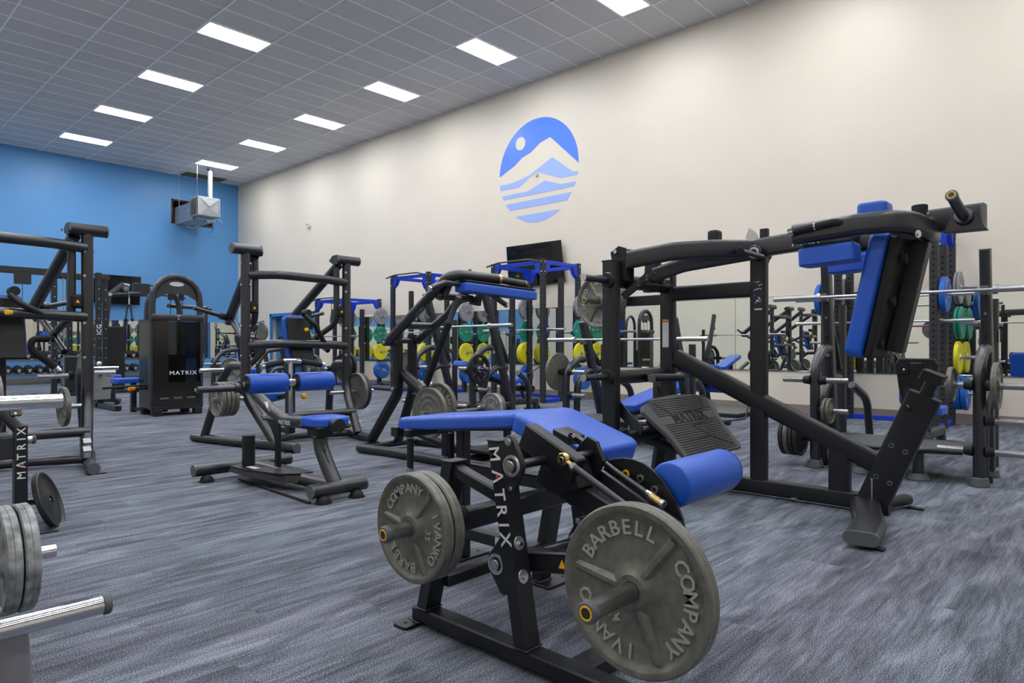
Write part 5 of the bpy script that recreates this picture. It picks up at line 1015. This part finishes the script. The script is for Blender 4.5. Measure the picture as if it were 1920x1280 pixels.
def tv(nm, A, B_, D_, C_, th, label, mount):
    T = thing('television', (A+C_)/2, label, 'television'); b = MB(); n = (B_-A).cross(D_-A).normalized(); 
    if (n.dot(V(0, 0, EYE)-A)) < 0: n = -n
    b.prism([A, B_, C_, D_], -n*th, RUB, .004); m = (A+C_)/2; f = lambda p: m+(p-m)*.975
    b.build('casing', T); b = MB(); b.prism([f(A)+n*.001, f(B_)+n*.001, f(C_)+n*.001, f(D_)+n*.001], n*.002, SCREEN); b.build('screen', T)
    b = MB(); b.bar(m-n*th, mount(m), .10, .10, DIRON); b.box(mount(m), (.05, .25, .25) if mount(m).x > 11 else (.25, .05, .25), DIRON, None, .01); b.build('wall_mount', T)
tv('television', at(949, 463, X=10.99), at(1050, 449.5, X=10.99), at(954, 543, X=11.10), at(1058, 528, X=11.10), .04, 'large black television on the long wall below the logo', lambda m: V(XR-.03, m.y, m.z+.1))
tv('television', at(167, 512, Y=23.55), at(265, 519, Y=23.55), at(167, 567, Y=23.62), at(262, 572, Y=23.62), .05, 'wide black television on the blue wall above the dumbbells', lambda m: V(m.x, YB-.03, m.z))
def heater():
    x0, x1, y0, y1 = 8.90, 9.62, 21.8, 22.42; z0, z1 = 5.26, 5.86
    T = thing('unit_heater', (9.2, 22.3, 5.2), 'galvanised heater unit with flue pipe hanging by the corner of the blue wall', 'heater')
    b = MB(); b.box(((x0+x1)/2, (y0+y1)/2, (z0+z1)/2), (x1-x0, y1-y0, z1-z0), GALV, bev=.01); b.prism([(x0+.06, y0-.002, z0+.03), (x1-.06, y0-.002, z0+.03), ((x0+x1)/2, y0-.03, (z0+z1)/2)], (0, .001, 0), GALV); b.prism([(x0+.06, y0-.002, z1-.03), (x1-.06, y0-.002, z1-.03), ((x0+x1)/2, y0-.03, (z0+z1)/2)], (0, .001, 0), GALV)
    b.bar((x1-.06, y0-.012, z0), (x1-.06, y0-.012, z1), .03, .02, GALV, up=(1, 0, 0)); b.build('housing', T)
    b = MB(); b.box((x0-.004, (y0+y1)/2, (z0+z1)/2), (.01, y1-y0-.10, z1-z0-.08), DARK)
    for k in range(5): b.box((x0-.012, y0+.08+k*.115, (z0+z1)/2), (.02, .012, z1-z0-.08), GALV)
    b.build('grille', T)
    b = MB(); b.prism([(8.98, 22.42, 5.20), (9.72, 22.42, 5.20), (9.72, 22.42, 5.78), (8.98, 22.42, 5.78)], (0, 1.9, 0), GALV, .01); b.box((9.3, 22.30, 5.22), (.5, .3, .06), GALV); b.build('duct', T)
    b = MB(); px = at(394, 350, Y=22.1); b.cyl((px.x, 22.1, z1), (px.x, 22.1, ZC-.01), .075, GALV, 28); 
    for k in range(4): b.cyl((px.x, 22.1, z1+.1+k*.25), (px.x, 22.1, z1+.115+k*.25), .08, GALV, 28)
    b.cyl((px.x, 22.1, ZC-.10), (px.x, 22.1, ZC-.03), .09, DIRON, 24); b.build('flue', T)
    for x, y in ((8.75, 22.9), (x0+.02, y0+.1), (x1-.05, y1)): b = MB(); b.cyl((x, y, z1-.25), (x, y, ZC), .006, STEEL, 8); b.build('hanger_rod', T)
    b = MB(); b.tube([(9.4, 22.5, 5.15), (9.2, 22.8, 4.98), (9.1, 23.2, 5.08)], .02, GALV, .2, 10); b.box((9.45, 22.3, 5.2), (.18, .2, .12), STEEL); b.tube([(9.62, 22.0, 5.24), (9.70, 21.9, 5.15), (9.74, 21.9, 5.12)], .01, WHITE, .03, 8); b.tube([(9.5, 22.2, 5.2), (9.55, 22.2, 4.9), (9.5, 22.3, 4.8)], .008, BLUEP, .05, 8); b.build('wiring', T)
heater()
b = MB(); x, y = 9.75, 23.4; b.box((x, y, ZC-.008), (1.35, .55, .02), mat('open tile gap', (.10, .10, .05), .9), None, .003); tag(b.build('trim_4'), 'missing ceiling tile showing a dark gap above the heater', None, None, 'structure'); 

# ------------------------------------------------------------------ dumbbells on their rack below the mirrored blue wall
def dumbbells():
    x0, x1, yb = 4.05, 8.25, 22.95
    T = thing('dumbbell_rack', ((x0+x1)/2, yb, 0), 'long two-tier dumbbell rack in front of the blue wall', 'dumbbell rack')
    for z, dy in ((.70, .10), (.30, -.08)):
        b = MB(); b.box(((x0+x1)/2, yb+dy, z), (x1-x0+.1, .34, .02), BLACK, rotx(.15)); b.box(((x0+x1)/2, yb+dy-.17, z-.025), (x1-x0+.1, .015, .06), CAPG); b.box(((x0+x1)/2, yb+dy+.17, z+.03), (x1-x0+.1, .015, .06), BLACK); b.build('shelf', T)
    for x in (x0, x0+(x1-x0)/3, x0+2*(x1-x0)/3, x1): b = MB(); b.bar((x, yb+.2, 0), (x, yb+.1, .72), .06, .08, BLACK, up=(0, 1, 0)); b.bar((x, yb-.3, .03), (x, yb+.3, .03), .07, .05, BLACK); b.build('leg', T)
    b = MB()
    for s in (-1, 1): b.lathe((0, s*.055, 0), (0, s, 0), [(0, .02), (0, .08), (.012, .105), (.05, .113), (.075, .105), (.085, .08), (.087, .001)], RUB, 18)
    b.cyl((0, -.06, 0), (0, .06, 0), .016, STEEL, 12)
    for s in (-1, 1): b.bar((-.035, -.1435, .002+s*.03), (.035, -.1435, .002-s*.03+.0), .014, .004, WHITE, up=(0, 1, 0), bev=.001)
    b.box((0, -.143, -.052), (.045, .002, .018), WHITE, bev=.0005)
    d0 = b.build('dumbbell'); n = 17; ws = ['first', 'second', 'third', 'fourth', 'fifth', 'sixth', 'seventh', 'eighth', 'ninth', 'tenth', 'eleventh', 'twelfth', 'thirteenth', 'fourteenth', 'fifteenth', 'sixteenth', 'seventeenth']
    for t, (z, dy) in enumerate(((.825, .08), (.425, -.10))):
        for k in range(n):
            o = d0 if (t == 0 and k == 0) else d0.copy()
            if o is not d0: COL.objects.link(o)
            o.location = (x0+.12+k*.2475, yb+dy, z); o.rotation_euler = (.12, 0, 0)
            tag(o, 'black rubber dumbbell, %s from the left on the %s tier' % (ws[k], ('upper', 'lower')[t]), 'dumbbell', 'dumbbells on the two-tier rack')
dumbbells()

# ------------------------------------------------------------------ cable machines before the blue wall
def cable_station():
    T = thing('cable_machine', (4.4, 17.3, 0), 'black twin-column cable machine beyond the left pulldown machine', 'cable machine')
    h = 2.72
    for x, y in ((3.92, 17.0), (4.30, 17.4), (4.76, 17.0), (4.98, 17.3)):
        b = MB(); b.rbeam([(x, y, 0), (x, y, h)], .10, .12, BLACK, up=(0, 1, 0), cr=.1)
        for k in range(9): b.cyl((x, y-.06, .6+k*.22), (x, y-.0615, .6+k*.22), .012, STEEL, 8, smooth=False)
        b.build('column', T)
    b = MB(); b.text('ICG', (4.76, 16.935, 1.45), (0, 0, 1), (-1, 0, 0), .13, WHITE, .001, spacing=1.1); b.build('lettering', T)
    b = MB(); b.bar((1.2, 17.0, h-.06), (3.95, 17.0, h-.06), .10, .14, BLACK); b.bar((3.92, 17.0, h-.10), (4.98, 17.0, h-.10), .08, .10, BLACK); b.bar((3.92, 17.4, h-.10), (4.98, 17.4, h-.10), .08, .10, BLACK)
    b.box((3.35, 16.93, h-.22), (.30, .02, .26), BLACK); b.build('top_beam', T)
    b = MB()
    for x in (4.12, 4.55): b.cyl((x, 17.1, .1), (x, 17.1, h-.15), .016, STEEL, 10)
    b.box((4.35, 17.2, .45), (.34, .20, .75), RUB, bev=.01); b.box((4.35, 17.2, .85), (.34, .2, .04), CAPG); b.build('weight_stack', T)
    b = MB(); b.box((4.35, 17.2, .03), (1.4, .6, .06), BLACK); b.build('base', T)
    b = MB(); b.cyl((1.25, 17.0, 0), (1.25, 17.0, h-.1), .05, BLACK); b.build('column', T)
    b = MB(); b.tube([(3.35, 16.95, h-.25), (3.35, 16.95, 1.9)], .006, DARK, seg=6); b.tube([(3.28, 16.9, 1.68), (3.35, 16.95, 1.90), (3.50, 16.9, 1.70)], .014, CHROME, .04, 10); b.cyl((3.50, 16.9, 1.70), (3.58, 16.88, 1.60), .03, RUB, 12); b.cyl((3.28, 16.9, 1.68), (3.20, 16.88, 1.58), .03, RUB, 12); b.build('cable_grip', T)
    T = thing('triceps_machine', (5.6, 17.8, 0), 'black pulley machine with a hanging rope grip below the blue wall television', 'cable machine')
    b = MB(); p = [at(205, 552, Y=17.5), at(200, 610, Y=17.5), at(196, 650, Y=17.5)]; base = V(p[2].x, 17.5, 0)
    b.rbeam([base, V(base.x, 17.5, 1.1), V(p[0].x, 17.5, p[0].z)], .09, .09, TUBE, .4, up=(0, 1, 0)); b.build('column', T)
    b = MB(); q = at(262, 550, Y=17.5); b.tube([p[0], q], .055, TUBE, seg=16); b.bolt(p[0]+V(0, -.06, 0), (0, -1, 0), .03); a = at(196, 560, Y=17.5); c = at(232, 533, Y=17.5); b.rbeam([a, c], .10, .13, TUBE, up=(0, 0, 1)); b.tube([c, c+V(.12, 0, -.02)], .04, STEEL, seg=12); b.build('boom', T)
    b = MB(); w = at(236, 540, Y=17.45); b.lathe(w+V(0, -.02, 0), (0, 1, 0), [(0, .02), (0, .075), (.015, .068), (.03, .075), (.03, .02)], CAPG, 22); b.cyl(w+V(0, -.03, 0), w+V(0, -.02, 0), .02, STEEL); b.build('pulley', T)
    b = MB(); a = at(242, 558, Y=17.45); b.cyl(w+V(.06, 0, 0), a, .006, STEEL, 8); b.cyl(a, a+V(0, 0, -.16), .018, CHROME, 10)
    for s in (-1, 1): e = a+V(s*.07, 0, -.52); b.tube([a+V(0, 0, -.15), a+V(s*.04, 0, -.25), e], .016, RUB, .05, 10); b.sphere(e, .04, RUB, 10)
    b.build('rope_grip', T)
    b = MB(); u = at(272, 540, Y=17.6)
    for dz in (0, -.10, -.2): b.bar(u+V(-.25, 0, dz+.1), u+V(.95, 0, dz), .04, .035, BLACK)
    b.box(u+V(-.1, 0, -.05), (.35, .2, .30), BLACK); b.box(u+V(.45, 0, 0), (.12, .16, .22), BLACK); b.cyl(u+V(.5, 0, -.42), u+V(1.6, 0, -.45), .035, STEEL if False else TUBE); b.build('pulley_arm', T)
    b = MB(); b.box((5.55, 17.6, .03), (1.2, .9, .06), BLACK); b.box((5.3, 17.75, .8), (.4, .25, 1.5), RUB, bev=.02); b.box((5.1, 17.62, 1.0), (.04, .02, 1.3), STEEL); b.build('weight_stack', T)
cable_station()
def smoked():
    m = bpy.data.materials.new('smoked acrylic'); m.use_nodes = True; t = m.node_tree; p = t.nodes['Principled BSDF']; p.inputs['Base Color'].default_value = (.01, .01, .01, 1); p.inputs['Roughness'].default_value = .06
    tr = t.nodes.new('ShaderNodeBsdfTransparent'); tr.inputs[0].default_value = (.34, .36, .40, 1); mx = t.nodes.new('ShaderNodeMixShader'); mx.inputs[0].default_value = .35
    t.links.new(tr.outputs[0], mx.inputs[1]); t.links.new(p.outputs[0], mx.inputs[2]); t.links.new(mx.outputs[0], t.nodes['Material Output'].inputs['Surface']); return m
SMOKEG = smoked()
def pulley_tower():
    cx, cy, hw = 4.20, 11.1, .36; T = thing('pulley_tower', (cx, cy, 0), 'arched black weight stack tower with smoked shroud lettered MATRIX', 'gym machine')
    arc = [(cx-hw, cy, .10), (cx-hw, cy, 1.75)] + [(cx-hw*math.cos(a), cy, 1.80+hw*1.05*math.sin(a)) for a in [PI*k/10 for k in range(1, 10)]] + [(cx+hw, cy, 1.75), (cx+hw, cy, .10)]
    b = MB(); b.rbeam(arc, .085, .10, TUBE, .05, up=(0, 1, 0), cr=.3); b.build('arch', T)
    a2 = [(x*.7+cx*.3, cy+.55, z*.93) for x, y, z in arc]; b = MB(); b.rbeam(a2, .07, .08, TUBE, .05, up=(0, 1, 0), cr=.3); b.build('arch', T)
    b = MB(); n = 14; top = [(cx-(hw-.03)*math.cos(PI*k/n), cy-.01, 1.80+(hw-.03)*1.05*math.sin(PI*k/n)) for k in range(n+1)]; low = [(cx+(hw-.03)*u, cy-.01, 1.86+.05*(1-u*u)) for u in (1, .5, 0, -.5, -1)]
    b.prism(top+low[1:-1], (0, .03, 0), CAPG if False else TUBE, .0); b.rings([[V(cx+.11*math.cos(2*PI*k/24), cy-.012-d, 2.06+.035*math.sin(2*PI*k/24)) for k in range(24)] for d in (0, .006)], STICK, smooth=False)
    for dx in (-.08, .08): b.box((cx+dx, cy+.02, 1.86), (.07, .05, .10), RUB)
    b.build('head_plate', T)
    b = MB(); b.rbeam([(cx-hw-.03, cy-.05, 1.53), (cx+hw+.03, cy-.05, 1.53)], .07, .11, TUBE, up=(0, 0, 1), cr=.35); b.bolt((cx, cy-.087, 1.555), (0, -1, 0), .012); b.bolt((cx, cy-.087, 1.51), (0, -1, 0), .012); b.build('cross_bar', T)
    b = MB(); b.box((cx-.24, cy-.05, .80), (.20, .02, 1.36), SMOKE); b.box((cx, cy-.05, .32), (2*hw, .018, .40), SMOKE); b.build('lower_panel', T)
    b = MB(); b.prism([(cx-hw, cy-.06, .12), (cx-hw-.02, cy+.5, .12), (cx-hw-.0, cy+.5, .12), (cx-hw+.02, cy-.06, .12)], (0, 0, 1.38), SMOKE); b.build('side_panel', T)
    b = MB(); b.box((cx+.05, cy+.22, .55), (.30, .16, .80), RUB, bev=.01)
    for k in range(7): b.box((cx+.05, cy+.135, .22+k*.1), (.29, .004, .012), CAPG)
    for dx in (-.06, .16): b.cyl((cx+dx, cy+.22, .12), (cx+dx, cy+.22, 1.5), .014, STEEL, 10)
    b.build('weight_stack', T)
    b = MB(); b.box((cx+.10, cy-.055, .98), (.50, .006, .98), SMOKEG, bev=.001); b.build('smoked_panel', T, 'see-through smoked front panel')
    b = MB(); b.text('MATRIX', (cx+.08, cy-.062, .66), (1, 0, 0), (0, 0, 1), .085, WHITE, .001, spacing=1.2, sx=1.2)
    for k in range(3): b.box((cx-.2+k*.2, cy-.064, .27), (.13, .004, .03), CAPG)
    b.build('lettering', T, 'white MATRIX lettering on the front')
    b = MB()
    for dx in (-.09, .09): b.cyl((cx+dx, cy, 1.56), (cx+dx, cy, 1.86), .006, DARK, 6)
    b.build('cable', T)
    for sx in (-1, 1):
        for dy in (-.05, .45): b = MB(); b.box((cx+sx*.3, cy+dy, .05), (.12, .12, .10), RUB, bev=.01); b.build('foot', T)
    b = MB(); b.box((cx, cy+.2, .12), (2*hw, .6, .05), RUB); b.build('base', T)
    b = MB(); b.tube([(cx-hw-.0, cy+.55, .45), (cx-hw-.45, cy+.8, .42)], .02, RUB); b.cyl((cx-hw-.15, cy+.3, .42), (cx-hw-.24, cy+.28, .42), .03, ORANGE, 12); b.tube([(cx-hw, cy+.3, .42), (cx-hw-.16, cy+.3, .42)], .02, RUB); b.build('adjuster', T)
    b = MB(); b.pad((cx-.10, cy+1.0, .98), (.10, .34, .62), BLUEV, roty(.12), .03, .05); b.pad((cx-.36, cy+1.0, .52), (.5, .34, .08), BLUEV, None, .02, .06); b.bar((cx-.3, cy+1.0, 0), (cx-.3, cy+1.0, .5), .08, .08, TUBE, up=(0, 1, 0)); b.bar((cx-.3, cy+1.0, .05), (cx, cy+.4, .05), .06, .06, TUBE); b.bar((cx-.02, cy+1.0, .05), (cx-.02, cy+1.0, 1.2), .05, .08, TUBE, up=(0, 1, 0)); b.build('seat', T)
    b = MB(); b.tube([(cx+.1, cy+.6, 1.75), (cx+.85, cy+.9, 1.75)], .035, TUBE); b.tube([(cx+.85, cy+.9, 1.78), (cx+.80, cy+.9, .9), (cx+.5, cy+.6, .3)], .03, TUBE, .2); b.build('press_arm', T)
pulley_tower()
def small_bench(c, label, rz=0, kind='flat'):
    T = thing('gym_bench', V(0, 0, 0), label, 'weight bench')
    b = MB(); b.pad((.08, 0, .51), (.34, .30, .07), BLUEV, roty(.0), .02, .05); b.pad((-.20, 0, .475), (.24, .28, .06), BLUEV, roty(-.25), .02, .05); b.build('seat', T)
    b = MB(); b.bar((.12, 0, .04), (.12, 0, .46), .08, .10, TUBE, up=(0, 1, 0)); b.bar((-.45, 0, .10), (.2, 0, .06), .07, .07, TUBE); b.build('column', T)
    b = MB(); b.tube([(.2, -.26, .045), (.2, .26, .045)], .045, RUB, seg=16); b.build('foot', T); b = MB(); b.tube([(-.45, -.15, .10), (-.45, .15, .10)], .06, STEEL, seg=16); b.build('wheel', T)
    T.location = V(c); T.rotation_euler.z = rz; return T
small_bench((4.07, 14.1, 0), 'small blue gym bench standing before the dumbbell rack', -.35)
def leg_press():
    T = thing('leg_press', (3.6, 13.0, 0), 'grey footplate leg press beyond the left pulldown machine', 'gym machine')
    b = MB(); a, c = at(172, 697, Y=13.2), at(214, 700, Y=13.2); d_ = at(176, 750, Y=12.9); e = at(206, 748, Y=12.9)
    b.prism([a, c, e, d_], (.0, .05, .02), MATR, .006)
    for k in range(4): b.box(a.lerp(c, .62+k*.07)+V(0, -.03, -.10), (.02, .01, .12), DARK)
    b.build('footplate', T); b = MB(); m = (a+c)/2; b.bar(m+V(0, .1, -.2), V(m.x, 13.4, 0), .10, .10, TUBE, up=(0, 1, 0)); b.bar((m.x, 12.4, .05), (m.x, 13.6, .05), .1, .08, TUBE); b.build('frame', T)
    b = MB(); q = at(200, 690, Y=12.8); b.cyl(q+V(-.25, 0, 0), q+V(.18, 0, 0), .03, CHROME, 16); b.bar(q+V(-.2, 0, 0), V(q.x-.2, 13.3, .3), .05, .05, TUBE); b.build('weight_horn', T)
    b = MB(); b.sphere(at(186, 682, Y=12.9), .045, CHROME, 12); b.bar(at(186, 684, Y=12.9), V(m.x, 13.3, .5), .04, .04, TUBE); b.build('counterweight', T)
leg_press()
b = MB(); c = at(145, 700, Y=21.6); b.sphere((c.x, 21.6, .02), .38, mat('blue balance dome', (.01, .12, .45), .3), 24, z=.62, half=True); b.cyl((c.x, 21.6, 0), (c.x, 21.6, .03), .39, RUB, 32); tag(b.build('balance_dome'), 'shiny blue half-ball balance trainer on the floor by the dumbbells', 'balance trainer')
# distant plate-loaded machine with curved horns, seen left of the centre-left pulldown machine
def curl_station(x, y, label):
    T = thing('plate_machine', (x, y, 0), label, 'gym machine')
    for s in (0, 1):
        dx = s*.95
        b = MB(); b.rbeam([(x+dx, y, 1.30), (x+dx+.10, y, .7), (x+dx+.22, y, .05)], .09, .10, TUBE, .2, up=(0, 1, 0)); b.build('upright', T)
        b = MB(); b.tube([(x+dx+.05, y, 1.02), (x+dx-.30, y, .98), (x+dx-.50, y, .75), (x+dx-.50, y, .05)], .045, TUBE, .2, 16); b.build('curved_leg', T)
        b = MB(); b.tube([(x+dx+.15, y, .62), (x+dx-.15, y, .58), (x+dx-.25, y, .42), (x+dx-.25, y, .05)], .045, TUBE, .15, 16); b.build('curved_leg', T)
        b = MB(); b.cyl((x+dx-.50, y, .72), (x+dx-.85, y-.12, .72), .026, STEEL, 14); b.cyl((x+dx-.50, y, .72), (x+dx-.20, y+.08, .72), .026, STEEL, 14); b.build('storage_peg', T)
    b = MB(); b.bar((x+.1, y, .25), (x+1.15, y, .25), .06, .08, TUBE); b.bar((x+.6, y, .25), (x+.6, y+1.2, .25), .08, .08, TUBE); b.box((x+.6, y+1.2, .12), (.5, .1, .24), BLACK); b.build('frame', T)
    b = MB(); b.pad((x+.6, y+.8, .55), (.32, .8, .08), BLUEV); b.bar((x+.6, y+.8, .2), (x+.6, y+.8, .52), .07, .07, TUBE, up=(0, 1, 0)); b.build('seat_pad', T)
    return T
c = at(432, 700, Y=13.6); curl_station(c.x+.15, 13.6, 'distant black bench with curved legs and plates beyond the centre-left pulldown machine')
plates(['iron45'], at(432, 692, Y=13.25), (-.8, -.6, 0), 'on the distant bench seen left of the centre-left pulldown machine')
plates(['dark35', 'dark35'], at(402, 688, Y=13.9), (-1, -.1, 0), 'on the outer peg of the distant curved-leg bench')
c = at(500, 700, Y=15.2); curl_station(c.x, 15.4, 'far bench with curved legs in front of the blue doorway')
barbell((c.x+.5, 15.2, 1.12), (1, 0, 0), 'steel barbell racked on the far bench by the blue doorway')
plates(['plain45', 'iron35'], at(490, 622, Y=15.2), (-1, 0, 0), 'on the far bench barbell by the blue doorway')
b = MB(); c = at(493.5, 606, X=XR); b.box(c+V(-.01, 0, 0), (.02, .18, .18), CAPG, bev=.004); b.box(c+V(-.021, 0, 0), (.002, .10, .10), STICK); tag(b.build('wall_sign'), 'small dark square sign beside the corner mirror', 'sign')
b = MB(); b.box((12.2, 20.1, .82), (.5, 1.1, 1.64), mat('sage locker paint', (.42, .50, .30), .5), bev=.01); b.box((11.945, 20.1, .82), (.005, .01, 1.6), DARK); tag(b.build('locker'), 'sage green cabinet standing inside the blue doorway', 'cabinet')
